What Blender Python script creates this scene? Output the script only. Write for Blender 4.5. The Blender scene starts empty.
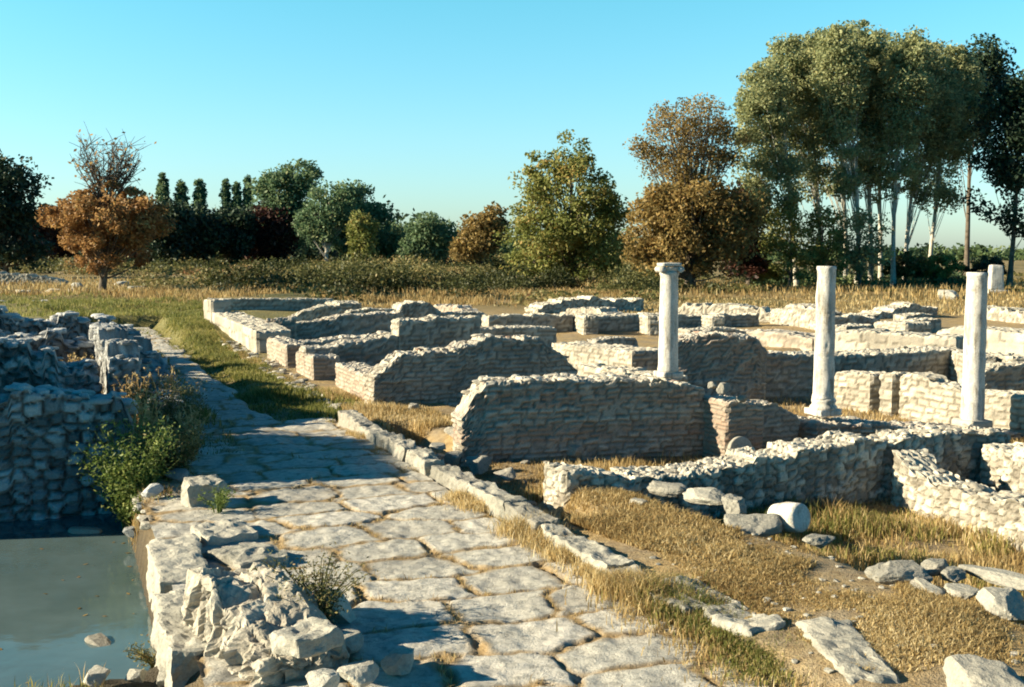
import bpy, math, random
import numpy as np
C = bpy.context.scene.collection
R = math.radians
rng = np.random.default_rng(7)
random.seed(7)

# ------------------------------------------------------------------ camera geometry
CAM = np.array([0.0, 0.0, 3.0]); FPX = 1098.0; HORIZON = 250.0
PITCH = math.atan((343.5 - HORIZON) / FPX)
cp, sp = math.cos(PITCH), math.sin(PITCH)
def ray(px, py):
    a = (px - 512.0) / FPX; b = (343.5 - py) / FPX
    return np.array([a, cp + b * sp, -sp + b * cp])
def P(px, py, z=0.0):
    d = ray(px, py); t = (z - CAM[2]) / d[2]
    return CAM + d * t
def Q(px, py, y):
    d = ray(px, py); return CAM + d * (y / d[1])
AZ = R(-22.4)
U = np.array([math.sin(AZ), math.cos(AZ)]); V = np.array([math.cos(AZ), -math.sin(AZ)])
def uv(u, v): return U * u + V * v
def to_uv(x, y): return x * U[0] + y * U[1], x * V[0] + y * V[1]

# ------------------------------------------------------------------ numpy noise
def h32(*k):
    h = np.zeros(np.broadcast(*k).shape, np.uint32) + np.uint32(2166136261)
    for i in k:
        h = (h ^ np.asarray(i).astype(np.int64).astype(np.uint32)) * np.uint32(16777619)
        h ^= h >> np.uint32(15); h *= np.uint32(0x85ebca6b); h ^= h >> np.uint32(13)
    return h.astype(np.float64) / 4294967296.0
def vn(x, y, z=0.0, s=0):
    x, y, z = np.broadcast_arrays(np.asarray(x, float), np.asarray(y, float), np.asarray(z, float))
    ix, iy, iz = np.floor(x), np.floor(y), np.floor(z)
    fx, fy, fz = x - ix, y - iy, z - iz
    fx, fy, fz = [f * f * (3 - 2 * f) for f in (fx, fy, fz)]
    o = 0
    for a in (0, 1):
        for b in (0, 1):
            for c in (0, 1):
                w = (fx if a else 1 - fx) * (fy if b else 1 - fy) * (fz if c else 1 - fz)
                o = o + w * h32(ix + a, iy + b, iz + c, np.int64(s))
    return o * 2 - 1
def fbm(x, y, z=0.0, s=0, o=3):
    r, a, t = 0, 1.0, 0.0
    for i in range(o):
        r = r + a * vn(x * 2 ** i, y * 2 ** i, np.asarray(z) * 2 ** i, s + i * 17); t += a; a *= .5
    return r / t
def voro(x, y, s=0):
    ix, iy = np.floor(x), np.floor(y)
    f1 = np.full(x.shape, 9.0); f2 = np.full(x.shape, 9.0); idd = np.zeros(x.shape)
    for a in (-1, 0, 1):
        for b in (-1, 0, 1):
            cx, cy = ix + a, iy + b
            dx = cx + .12 + .76 * h32(cx, cy, np.int64(s)) - x; dy = cy + .12 + .76 * h32(cx, cy, np.int64(s + 5)) - y
            d = np.sqrt(dx * dx + dy * dy); hid = h32(cx, cy, np.int64(s + 9))
            n = d < f1
            f2 = np.where(n, f1, np.minimum(f2, d)); idd = np.where(n, hid, idd); f1 = np.where(n, d, f1)
    return f1, f2, idd
def sst(a, b, x):
    t = np.clip((x - a) / (b - a), 0, 1); return t * t * (3 - 2 * t)
def poly_sd(x, y, poly):
    """signed distance, negative inside"""
    poly = np.asarray(poly, float)[:, :2]
    d = np.full(x.shape, 1e9); ins = np.zeros(x.shape, bool)
    for i in range(len(poly)):
        a, b = poly[i], poly[(i + 1) % len(poly)]
        e = b - a; wx, wy = x - a[0], y - a[1]
        t = np.clip((wx * e[0] + wy * e[1]) / (e @ e), 0, 1)
        d = np.minimum(d, (wx - e[0] * t) ** 2 + (wy - e[1] * t) ** 2)
        c = ((a[1] > y) != (b[1] > y))
        with np.errstate(divide='ignore', invalid='ignore'):
            xx = (b[0] - a[0]) * (y - a[1]) / (b[1] - a[1] + 1e-12) + a[0]
        ins ^= c & (x < xx)
    d = np.sqrt(d); return np.where(ins, -d, d)

# ------------------------------------------------------------------ object helpers
def tag(o, label=None, cat=None, group=None, kind=None):
    if label: o['label'] = label
    if cat: o['category'] = cat
    if group: o['group'] = group
    if kind: o['kind'] = kind
    return o
def mk(name, Vt, Fs, mat, parent=None, attrs=None, smooth=True, origin=None):
    Vt = np.asarray(Vt, float).copy()
    if origin is not None: Vt -= np.asarray(origin, float)
    Fs = [np.asarray(f, np.int32) for f in Fs if len(f)]
    me = bpy.data.meshes.new(name)
    me.vertices.add(len(Vt)); me.vertices.foreach_set('co', Vt.astype(np.float32).ravel())
    tot = np.concatenate([np.full(len(f), f.shape[1], np.int32) for f in Fs])
    me.loops.add(int(tot.sum())); me.polygons.add(len(tot))
    me.loops.foreach_set('vertex_index', np.concatenate([f.ravel() for f in Fs]))
    me.polygons.foreach_set('loop_start', np.concatenate([[0], np.cumsum(tot)[:-1]]).astype(np.int32))
    me.polygons.foreach_set('loop_total', tot)
    me.update(calc_edges=True); me.validate()
    me.polygons.foreach_set('use_smooth', np.full(len(me.polygons), smooth))
    for k, a in (attrs or {}).items():
        at = me.attributes.new(k, 'FLOAT', 'POINT'); at.data.foreach_set('value', np.asarray(a, np.float32))
    me.materials.append(mat)
    o = bpy.data.objects.new(name, me); C.objects.link(o)
    if parent is not None: o.parent = parent
    elif origin is not None: o.location = origin
    return o
def empty(name, loc, rz=0.0):
    o = bpy.data.objects.new(name, None); o.location = loc; o.rotation_euler.z = rz
    o.empty_display_size = .2; C.objects.link(o); return o
class Acc:
    def __init__(s): s.v = []; s.q = []; s.t = []; s.a = {}; s.n = 0
    def add(s, v, faces, **attrs):
        v = np.asarray(v, float)
        for f in faces:
            f = np.asarray(f, np.int64)
            if not len(f): continue
            (s.q if f.shape[1] == 4 else s.t).append(f + s.n)
        for k, a in attrs.items():
            s.a.setdefault(k, []).append(np.broadcast_to(np.asarray(a, float), (len(v),)))
        s.v.append(v); s.n += len(v)
    def build(s, name, mat, parent=None, smooth=True, origin=None):
        Fs = []
        if s.q: Fs.append(np.concatenate(s.q))
        if s.t: Fs.append(np.concatenate(s.t))
        return mk(name, np.concatenate(s.v), Fs, mat, parent, {k: np.concatenate(a) for k, a in s.a.items()}, smooth, origin)

# ------------------------------------------------------------------ materials
def nodes(name):
    m = bpy.data.materials.new(name); m.use_nodes = True
    nt = m.node_tree; nt.nodes.clear()
    out = nt.nodes.new('ShaderNodeOutputMaterial'); b = nt.nodes.new('ShaderNodeBsdfPrincipled')
    nt.links.new(b.outputs[0], out.inputs[0]); b.inputs['Roughness'].default_value = .9
    b.inputs['Specular IOR Level'].default_value = .2
    return m, nt, b, out
def attr(nt, n):
    a = nt.nodes.new('ShaderNodeAttribute'); a.attribute_name = n; return a.outputs['Fac']
def ramp(nt, fac, stops):
    r = nt.nodes.new('ShaderNodeValToRGB'); e = r.color_ramp.elements
    e[0].position, e[1].position = stops[0][0], stops[-1][0]
    e[0].color, e[1].color = (*stops[0][1], 1), (*stops[-1][1], 1)
    for p, c in stops[1:-1]:
        x = e.new(p); x.color = (*c, 1)
    nt.links.new(fac, r.inputs[0]); return r.outputs[0]
def mix(nt, fac, a, b, mode='MIX'):
    m = nt.nodes.new('ShaderNodeMix'); m.data_type = 'RGBA'; m.blend_type = mode
    for sock, val in ((m.inputs[0], fac), (m.inputs[6], a), (m.inputs[7], b)):
        if isinstance(val, (int, float)): sock.default_value = val
        elif isinstance(val, tuple): sock.default_value = (*val, 1)
        else: nt.links.new(val, sock)
    return m.outputs[2]
def math_(nt, op, a, b=0.0, clamp=False):
    m = nt.nodes.new('ShaderNodeMath'); m.operation = op; m.use_clamp = clamp
    for s, v in ((m.inputs[0], a), (m.inputs[1], b)):
        if isinstance(v, (int, float)): s.default_value = v
        else: nt.links.new(v, s)
    return m.outputs[0]
def noise(nt, scale, detail=4, rough=.6, vec=None, dist=0.0):
    n = nt.nodes.new('ShaderNodeTexNoise'); n.inputs['Scale'].default_value = scale
    n.inputs['Detail'].default_value = detail; n.inputs['Roughness'].default_value = rough; n.inputs['Distortion'].default_value = dist
    if vec is None:
        g = nt.nodes.new('ShaderNodeNewGeometry'); vec = g.outputs['Position']
    nt.links.new(vec, n.inputs['Vector']); return n.outputs['Fac']
def stretch(nt, f, a, b):
    m = nt.nodes.new('ShaderNodeMapRange'); m.inputs[1].default_value = a; m.inputs[2].default_value = b; m.clamp = True
    nt.links.new(f, m.inputs[0]); return m.outputs[0]
def bump(nt, b, hgt, dist, strength=.6):
    n = nt.nodes.new('ShaderNodeBump'); n.inputs['Distance'].default_value = dist; n.inputs['Strength'].default_value = strength
    nt.links.new(hgt, n.inputs['Height']); nt.links.new(n.outputs[0], b.inputs['Normal'])

def masonry(name, dark, mid, light, mortar, red=(.38, .23, .16), stain=(.16, .15, .13), stain_amt=.55, streak=False):
    m, nt, b, out = nodes(name)
    c = ramp(nt, attr(nt, 'tone'), [(0, dark), (.5, mid), (1, light)])
    c = mix(nt, attr(nt, 'red'), c, red)
    c = mix(nt, math_(nt, 'MULTIPLY', attr(nt, 'mort'), .8), c, mortar)
    st = stretch(nt, noise(nt, 1.3, 6, .68), .48, .72)
    c = mix(nt, math_(nt, 'MULTIPLY', st, stain_amt), c, stain)
    if streak:
        g_ = nt.nodes.new('ShaderNodeNewGeometry'); mp = nt.nodes.new('ShaderNodeMapping'); mp.inputs['Scale'].default_value = (9, 9, 1.6); nt.links.new(g_.outputs['Position'], mp.inputs[0])
        c = mix(nt, math_(nt, 'MULTIPLY', stretch(nt, noise(nt, 1.0, 6, .7, mp.outputs[0]), .5, .66), .85), c, (.19, .17, .135))
        c = mix(nt, math_(nt, 'MULTIPLY', stretch(nt, noise(nt, 4.5, 5, .75), .56, .66), .6), c, (.30, .25, .18))
    sp_ = stretch(nt, noise(nt, 38, 3, .7), .3, .75)
    c = mix(nt, .45, c, ramp(nt, sp_, [(0, (.35, .35, .35)), (1, (1.25, 1.22, 1.15))]), 'MULTIPLY')
    nt.links.new(c, b.inputs['Base Color'])
    bump(nt, b, math_(nt, 'ADD', noise(nt, 24, 5, .7), math_(nt, 'MULTIPLY', noise(nt, 90, 3, .7), .4)), .02, .8)
    return m
M_RUBBLE = masonry('rubble_masonry', (.21, .185, .15), (.46, .42, .345), (.67, .62, .51), (.17, .15, .115))
M_BRICK = masonry('brick_masonry', (.24, .20, .16), (.46, .42, .35), (.64, .60, .51), (.20, .18, .145), stain_amt=.45)
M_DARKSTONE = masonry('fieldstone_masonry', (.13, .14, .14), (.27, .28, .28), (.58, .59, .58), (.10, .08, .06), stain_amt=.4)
M_STONE = masonry('weathered_limestone', (.27, .255, .22), (.43, .41, .35), (.60, .57, .50), (.3, .27, .2), stain=(.14, .14, .12), stain_amt=.75)
M_MARBLE = masonry('weathered_marble', (.50, .47, .41), (.63, .60, .54), (.73, .70, .65), (.4, .38, .33), stain=(.27, .25, .21), stain_amt=.5, streak=True)

def paving_mat():
    m, nt, b, out = nodes('paving')
    c = ramp(nt, attr(nt, 'tone'), [(0, (.34, .315, .27)), (.5, (.50, .475, .41)), (1, (.64, .60, .53))])
    li = stretch(nt, noise(nt, 9, 6, .72), .46, .62)
    c = mix(nt, math_(nt, 'MULTIPLY', li, .65), c, (.20, .195, .17))
    wl = stretch(nt, noise(nt, 17, 5, .7), .55, .7)
    c = mix(nt, math_(nt, 'MULTIPLY', wl, .5), c, (.56, .54, .48))
    dirt = ramp(nt, noise(nt, 6, 4), [(.3, (.17, .12, .06)), (.6, (.36, .25, .12)), (.8, (.44, .33, .17))])
    c = mix(nt, attr(nt, 'mort'), c, dirt)
    nt.links.new(c, b.inputs['Base Color'])
    bump(nt, b, math_(nt, 'ADD', noise(nt, 16, 6, .72), math_(nt, 'MULTIPLY', noise(nt, 70, 3, .7), .35)), .03, .9)
    return m
M_PAVE = paving_mat()

def ground_mat():
    m, nt, b, out = nodes('earth')
    n1 = noise(nt, 1.1, 6, .65); n2 = noise(nt, 9, 5, .7)
    straw = ramp(nt, n2, [(.3, (.25, .165, .075)), (.55, (.42, .30, .14)), (.75, (.52, .40, .22))])
    dirt = ramp(nt, n2, [(.3, (.20, .15, .09)), (.7, (.40, .32, .21))])
    c = mix(nt, stretch(nt, n1, .42, .6), straw, dirt)
    green = ramp(nt, n2, [(.3, (.075, .095, .02)), (.7, (.20, .20, .055))])
    c = mix(nt, attr(nt, 'green'), c, green)
    far = ramp(nt, noise(nt, .12, 6, .6), [(.35, (.10, .095, .035)), (.5, (.21, .16, .07)), (.65, (.30, .22, .11))])
    c = mix(nt, attr(nt, 'far'), c, far)
    c = mix(nt, attr(nt, 'mud'), c, (.06, .05, .035))
    nt.links.new(c, b.inputs['Base Color'])
    bump(nt, b, math_(nt, 'ADD', n2, noise(nt, 45, 3, .7)), .05, .9)
    return m
M_EARTH = ground_mat()

def leaf_mat(name, stops, trans=.42, rough=.55):
    m, nt, b, out = nodes(name)
    c = ramp(nt, attr(nt, 'tone'), stops)
    nt.links.new(c, b.inputs['Base Color']); b.inputs['Roughness'].default_value = rough
    t = nt.nodes.new('ShaderNodeBsdfTranslucent'); nt.links.new(c, t.inputs['Color'])
    mx = nt.nodes.new('ShaderNodeMixShader'); mx.inputs[0].default_value = trans
    nt.links.new(b.outputs[0], mx.inputs[1]); nt.links.new(t.outputs[0], mx.inputs[2]); nt.links.new(mx.outputs[0], out.inputs[0])
    return m
L_DRY = leaf_mat('straw_blades', [(0, (.19, .12, .045)), (.5, (.40, .285, .12)), (.8, (.53, .41, .20)), (1, (.62, .51, .30))])
L_GREEN = leaf_mat('green_blades', [(0, (.07, .09, .02)), (.5, (.17, .18, .045)), (1, (.36, .31, .11))])
L_WEED = leaf_mat('weed_leaves', [(0, (.06, .10, .02)), (.6, (.15, .20, .05)), (1, (.32, .34, .11))])
L_OLIVE = leaf_mat('olive_leaves', [(0, (.10, .12, .03)), (.5, (.21, .225, .065)), (.85, (.33, .30, .10)), (1, (.36, .24, .07))])
L_RUST = leaf_mat('rust_leaves', [(0, (.16, .08, .03)), (.5, (.34, .19, .075)), (.85, (.44, .28, .11)), (1, (.32, .28, .10))])
L_BROWN = leaf_mat('brown_leaves', [(0, (.12, .08, .03)), (.5, (.26, .185, .065)), (.8, (.37, .26, .095)), (1, (.32, .18, .06))])
L_POPLAR = leaf_mat('poplar_leaves', [(0, (.16, .18, .09)), (.5, (.29, .31, .15)), (.85, (.40, .40, .20)), (1, (.48, .44, .21))])
L_TEAL = leaf_mat('teal_leaves', [(0, (.045, .085, .05)), (.5, (.12, .19, .095)), (.85, (.20, .26, .13)), (1, (.26, .28, .13))])
L_DARK = leaf_mat('dark_leaves', [(0, (.012, .022, .016)), (.6, (.035, .06, .034)), (1, (.07, .10, .045))], .15)
L_MID = leaf_mat('mid_leaves', [(0, (.03, .055, .026)), (.6, (.085, .125, .05)), (1, (.16, .19, .07))], .25)
L_SHRUB = leaf_mat('shrub_leaves', [(0, (.035, .042, .014)), (.3, (.09, .095, .032)), (.58, (.18, .165, .06)), (.82, (.31, .235, .10)), (1, (.22, .12, .055))], .3)
L_PURPLE = leaf_mat('maroon_leaves', [(0, (.03, .012, .012)), (.6, (.075, .03, .02)), (1, (.13, .07, .03))], .2)
def bark(name, a, b_):
    m, nt, b, out = nodes(name)
    nt.links.new(ramp(nt, noise(nt, 3, 5, .7), [(.35, a), (.65, b_)]), b.inputs['Base Color']); return m
B_PALE = bark('pale_bark', (.30, .28, .22), (.54, .50, .43)); B_DARK = bark('dark_bark', (.07, .055, .04), (.16, .13, .10))
def water_mat():
    m, nt, b, out = nodes('pond_water')
    c = ramp(nt, noise(nt, .8, 4), [(.3, (.06, .095, .095)), (.7, (.095, .14, .145))])
    nt.links.new(c, b.inputs['Base Color']); b.inputs['Roughness'].default_value = .06
    b.inputs['IOR'].default_value = 1.333; b.inputs['Specular IOR Level'].default_value = .6
    bump(nt, b, noise(nt, 5, 3, .5), .02, .12); return m
M_WATER = water_mat()

# ------------------------------------------------------------------ world, sun, camera
SUN_AZ_A, SUN_EL = R(-5), R(20.5)          # sun towards -x, slightly +y
sdir = np.array([-math.cos(SUN_AZ_A) * math.cos(SUN_EL), math.sin(SUN_AZ_A) * math.cos(SUN_EL), math.sin(SUN_EL)])
w = bpy.data.worlds.new('World'); bpy.context.scene.world = w; w.use_nodes = True
nt = w.node_tree; nt.nodes.clear()
sky = nt.nodes.new('ShaderNodeTexSky'); sky.sky_type = 'NISHITA'; sky.sun_disc = False
sky.sun_elevation = SUN_EL; sky.sun_rotation = math.atan2(sdir[0], sdir[1]) % (2 * math.pi)
sky.air_density = 1.0; sky.dust_density = .6; sky.ozone_density = 1.0; sky.altitude = 0
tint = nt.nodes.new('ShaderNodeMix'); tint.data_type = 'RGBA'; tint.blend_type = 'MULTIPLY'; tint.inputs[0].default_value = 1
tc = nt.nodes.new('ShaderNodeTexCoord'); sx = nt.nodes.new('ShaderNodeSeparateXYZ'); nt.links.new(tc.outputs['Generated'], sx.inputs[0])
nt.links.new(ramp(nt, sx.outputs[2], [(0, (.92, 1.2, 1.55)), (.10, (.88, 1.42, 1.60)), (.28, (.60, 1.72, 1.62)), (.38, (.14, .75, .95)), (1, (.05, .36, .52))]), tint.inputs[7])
bg = nt.nodes.new('ShaderNodeBackground'); bg.inputs[1].default_value = .05
wo = nt.nodes.new('ShaderNodeOutputWorld')
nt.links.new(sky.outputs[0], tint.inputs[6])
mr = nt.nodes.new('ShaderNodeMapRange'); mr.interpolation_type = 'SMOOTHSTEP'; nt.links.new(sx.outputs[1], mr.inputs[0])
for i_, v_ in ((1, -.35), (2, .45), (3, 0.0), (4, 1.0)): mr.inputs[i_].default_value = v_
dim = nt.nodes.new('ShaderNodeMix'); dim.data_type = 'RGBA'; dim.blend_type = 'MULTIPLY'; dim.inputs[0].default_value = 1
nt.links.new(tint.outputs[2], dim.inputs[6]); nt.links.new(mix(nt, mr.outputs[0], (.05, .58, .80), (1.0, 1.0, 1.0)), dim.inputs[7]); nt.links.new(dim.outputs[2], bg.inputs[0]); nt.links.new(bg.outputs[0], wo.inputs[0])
sl = bpy.data.lights.new('sun', 'SUN'); sl.energy = 5.0; sl.angle = R(.5); sl.color = (1, .86, .62)
so = bpy.data.objects.new('sun', sl); C.objects.link(so)
from mathutils import Vector
so.rotation_euler = Vector(sdir).to_track_quat('Z', 'Y').to_euler(); so.location = (-20, 0, 20)
cam = bpy.data.cameras.new('camera'); co = bpy.data.objects.new('camera', cam); C.objects.link(co)
cam.sensor_width = 36; cam.lens = 36 * FPX / 1024; cam.clip_end = 6000; cam.clip_start = .1
co.location = CAM; co.rotation_euler = (math.pi / 2 - PITCH, 0, 0)
sc = bpy.context.scene; sc.camera = co
sc.view_settings.view_transform = 'Standard'; sc.view_settings.look = 'None'; sc.view_settings.gamma = 1
sc.view_settings.exposure = 1.5
sc.cycles.filter_width = 1.9; sc.render.engine = 'CYCLES'; sc.cycles.use_denoising = True
sc.cycles.max_bounces = 6; sc.cycles.transparent_max_bounces = 4
# ------------------------------------------------------------------ ground
POND = [uv(17.0, .80), uv(4.5, .80), uv(4.5, -9), uv(17.0, -9)]
def pw(px, py, z=0): return P(px, py, z)[:2]
BANKP = [uv(9.25, .72), uv(3.0, .72), uv(3.0, -9), uv(9.0, -9)]
ROOM_N = [pw(640, 497), pw(740, 535), pw(815, 548), pw(900, 577), pw(1040, 628), uv(9.5, 16), uv(12.0, 16), uv(13.2, 5.6)]
ROOM_F = [uv(12.8, 5.7), uv(12.8, 16), uv(16.0, 16), uv(16.0, 5.2)]
ROOM_Q = [uv(16, 8.3), uv(13, 8.5), uv(12.8, 22), uv(27, 22), uv(27, 8.0), uv(20, 7.2)]
DITCH = [pw(400, 425), pw(455, 440), pw(545, 492), pw(575, 520), pw(520, 510), pw(430, 462)]
ROADP = [uv(-2, .8), uv(-2, 4.5), uv(19.0, 4.5), uv(20.2, 3.6), uv(45, 3.5), uv(45, .9)]
VERGE = [pw(330, 424), pw(250, 392), pw(192, 346), pw(150, 318), pw(172, 300), pw(206, 305), pw(208, 336), pw(300, 385), pw(365, 408)]
def gz(x, y):
    x = np.asarray(x, float); y = np.asarray(y, float)
    z = .05 * fbm(x * .7, y * .7, s=3) + .02 * fbm(x * 3, y * 3, s=8)
    z = z + 1.1 * sst(60, 130, y) * fbm(x * .02, y * .02, s=31) * .35
    bank = sst(6.8, 5.2, np.abs(to_uv(x, y)[1] - 5.6) + 4.6) * sst(13.5, 12.0, to_uv(x, y)[0])
    z = z + .10 * bank
    for poly, dep, wd in ((ROOM_N, -.48, .25), (ROOM_F, -.30, .3), (ROOM_Q, -.42, .4), (DITCH, -.35, .35), (POND, -1.15, .18), (BANKP, -.42, .22)):
        m = sst(wd, -wd * .3 if poly is not POND and poly is not BANKP else -.12, poly_sd(x, y, poly))
        z = z * (1 - m) + (dep + .04 * fbm(x * 1.5, y * 1.5, s=12)) * m
    edge = sst(.2, -1.3, x + .466 * y + 1.5 + .5 * fbm(y * .4, y * 0, s=52)) * sst(12.8, 13.6, y) * sst(34, 29, y)  # unseen earth bank added left of view, shaped to shade the ruins and road
    z = np.maximum(z, edge * (1.75 + 1.25 * sst(13.0, 13.8, y) * sst(17.6, 16.8, y) + .25 * fbm(x * .6, y * .6, s=51)) - 1.4 * (1 - edge))
    # low mounds beyond the left ruins
    lm = sst(-6, -12, x) * sst(30, 40, y) * sst(90, 60, y)
    z = z + lm * (.45 + .35 * fbm(x * .15, y * .2, s=44))
    rm = sst(.3, -.1, poly_sd(x, y, ROADP)); z = z * (1 - rm) + -.09 * rm
    return z
def axis(segs):
    o = []
    for a, b, n in segs: o.append(np.linspace(a, b, n, endpoint=False))
    return np.concatenate(o + [[segs[-1][1]]])
def geo(a, b, n): return a + (b - a) * (np.linspace(0, 1, n) ** 3)
ys = np.concatenate([np.linspace(-20, 3, 12), axis([(3.6, 30, 230), (30, 70, 110)]), 70 + geo(.7, 2500, 70)])
xs = np.concatenate([-(30 + geo(.7, 1800, 40))[::-1], axis([(-30, -9.5, 60), (-9.5, 13, 190), (13, 30, 50)]), 30 + geo(.7, 1800, 40)])
gx, gy = np.meshgrid(xs, ys); G = np.stack([gx, gy, gz(gx, gy)], -1).reshape(-1, 3)
nx, ny = len(xs), len(ys)
idx = np.arange(nx * ny).reshape(ny, nx)
GF = np.stack([idx[:-1, :-1], idx[:-1, 1:], idx[1:, 1:], idx[1:, :-1]], -1).reshape(-1, 4)
green = sst(.5, -.4, poly_sd(G[:, 0], G[:, 1], VERGE)) * (.55 + .45 * sst(-.3, .3, fbm(G[:, 0] * .9, G[:, 1] * .9, s=5)))
lg = sst(-4, -7, G[:, 0]) * sst(26, 36, G[:, 1]) * .7
green = np.maximum(green, lg)
mud = sst(.3, -.1, poly_sd(G[:, 0], G[:, 1], POND))
tag(mk('ground', G, [GF], M_EARTH, attrs={'green': green, 'far': sst(42, 60, G[:, 1]), 'mud': mud}), kind='structure')
wp = [uv(17.2, .83), uv(4.2, .83), uv(4.2, -10), uv(17.2, -10)]
tag(mk('pond_water', [(*p, -.6) for p in wp], [[(0, 1, 2, 3)]], M_WATER), kind='structure')

# ------------------------------------------------------------------ paved road
def road():
    vs = []
    us = np.concatenate([np.arange(4.6, 15, .024), np.arange(15, 25, .045), np.arange(25, 45, .1)])
    vv = np.arange(.84, 4.44, .024)
    u, v = np.meshgrid(us, vv, indexing='ij')
    wu = u + .10 * fbm(u * .7, v * .7, s=70) + .10 * (v - 2.6) + .035 * fbm(u * 3, v * 3, s=75)
    wv = v + .10 * fbm(u * .8, v * .8, s=72) + .03 * fbm(u * 3.3, v * 3.3, s=76)
    SU, SV = .68, .98
    yy = wu / SU; row0 = np.floor(yy)
    f1 = np.full(u.shape, 99.); f2 = f1.copy(); bx = f1 * 0; by = f1 * 0; hid = f1 * 0; h2_ = f1 * 0; h3_ = f1 * 0
    pts = []
    for dr in (-1, 0, 1):
        r = row0 + dr; xx = wv / SV + .5 * (r % 2) + .45 * h32(r, np.int64(1)); c0 = np.floor(xx)
        for dc in (-1, 0, 1):
            c = c0 + dc
            px_ = (c + .5 + .62 * (h32(r, c, np.int64(11)) - .5) - .5 * (r % 2) - .45 * h32(r, np.int64(1))) * SV; py_ = (r + .5 + .34 * (h32(r, c, np.int64(12)) - .5)) * SU
            pts.append((px_, py_, h32(r, c, np.int64(3)), h32(r, c, np.int64(6)), h32(r, c, np.int64(7))))
    met = lambda p: np.maximum(np.abs(wu - p[1]) * 1.25, np.abs(wv - p[0]) * .92) * .75 + .25 * np.hypot((wu - p[1]) * 1.2, (wv - p[0]) * .9)
    for p in pts:
        d = met(p); n = d < f1
        f2 = np.where(n, f1, np.minimum(f2, d))
        hid = np.where(n, p[2], hid); h2_ = np.where(n, p[3], h2_); h3_ = np.where(n, p[4], h3_); bx = np.where(n, p[0], bx); by = np.where(n, p[1], by); f1 = np.where(n, d, f1)
    e = (f2 - f1) * .5
    jw = .006 + .032 * h2_ * (vn(u * 2, v * 2, s=77) * .5 + .5) + .012 * vn(u * 7, v * 7, s=78) + .008 * vn(u * 15, v * 15, s=79)
    up = sst(0, .022, e - jw)
    wear = fbm(u * 2.2, v * 2.2, s=80, o=4)
    z = -.012 + .018 * up - .012 * (np.exp(-((v - 1.9) / .22) ** 2) + np.exp(-((v - 3.35) / .22) ** 2)) + up * (.012 * (hid - .5) + .022 * (wu - by) * (h2_ - .5) + .022 * (wv - bx) * (h3_ - .5) + .012 * wear + .012 * fbm(u * 6, v * 6, s=89))
    lost = np.maximum(sst(.25, .5, fbm(u * .45 + 3, v * .8, s=83)) * .8, sst(17, 19, u) * sst(2.7, 2.3, v + .3 * fbm(u, v, s=86)))
    z = z - .03 * lost * up
    mort = np.clip(np.maximum(1 - sst(-.02, .05 + .06 * sst(-.1, .5, fbm(u * 1.3, v * 1.3, s=87)), e - jw - .02 * vn(u * 10, v * 10, s=88)), lost * sst(.0, .4, fbm(u * 4, v * 4, s=84))), 0, 1)
    z = z + .012 * vn(u * 9, v * 9, s=81) * up + .02 * (1 - up) * vn(u * 12, v * 12, s=82)
    z = z - .3 * sst(19.2, 20.2, u) * sst(3.3, 3.6, v + .25 * fbm(u * .9, v * .9, s=90))
    xy = u[..., None] * U + v[..., None] * V
    Vt = np.concatenate([xy, z[..., None]], -1).reshape(-1, 3)
    a, b = u.shape; i = np.arange(a * b).reshape(a, b)
    F = np.stack([i[:-1, :-1], i[:-1, 1:], i[1:, 1:], i[1:, :-1]], -1).reshape(-1, 4)
    o = mk('paved_road', Vt, [F], M_PAVE, attrs={'tone': np.clip(.25 + .5 * hid + .25 * wear, 0, 1).ravel(), 'mort': mort.ravel()})
    tag(o, kind='structure'); m_ = (mort.ravel() > .75) & (z.ravel() < .03); return Vt[m_]
JOINTS = road()

# ------------------------------------------------------------------ masonry
def ico(sub):
    t = (1 + 5 ** .5) / 2
    v = np.array([(-1, t, 0), (1, t, 0), (-1, -t, 0), (1, -t, 0), (0, -1, t), (0, 1, t), (0, -1, -t), (0, 1, -t), (t, 0, -1), (t, 0, 1), (-t, 0, -1), (-t, 0, 1)], float)
    f = [(0, 11, 5), (0, 5, 1), (0, 1, 7), (0, 7, 10), (0, 10, 11), (1, 5, 9), (5, 11, 4), (11, 10, 2), (10, 7, 6), (7, 1, 8), (3, 9, 4), (3, 4, 2), (3, 2, 6), (3, 6, 8), (3, 8, 9), (4, 9, 5), (2, 4, 11), (6, 2, 10), (8, 6, 7), (9, 8, 1)]
    v = list(map(tuple, v / np.linalg.norm(v[0])))
    for _ in range(sub):
        c = {}; nf = []
        def mid(a, b):
            k = (min(a, b), max(a, b))
            if k not in c:
                m = np.array(v[a]) + np.array(v[b]); v.append(tuple(m / np.linalg.norm(m))); c[k] = len(v) - 1
            return c[k]
        for a, b, d in f:
            x, y, z = mid(a, b), mid(b, d), mid(d, a)
            nf += [(a, x, z), (b, y, x), (d, z, y), (x, y, z)]
        f = nf
    return np.array(v), np.array(f)
ICO = {s: ico(s) for s in (1, 2, 3, 4)}
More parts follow.
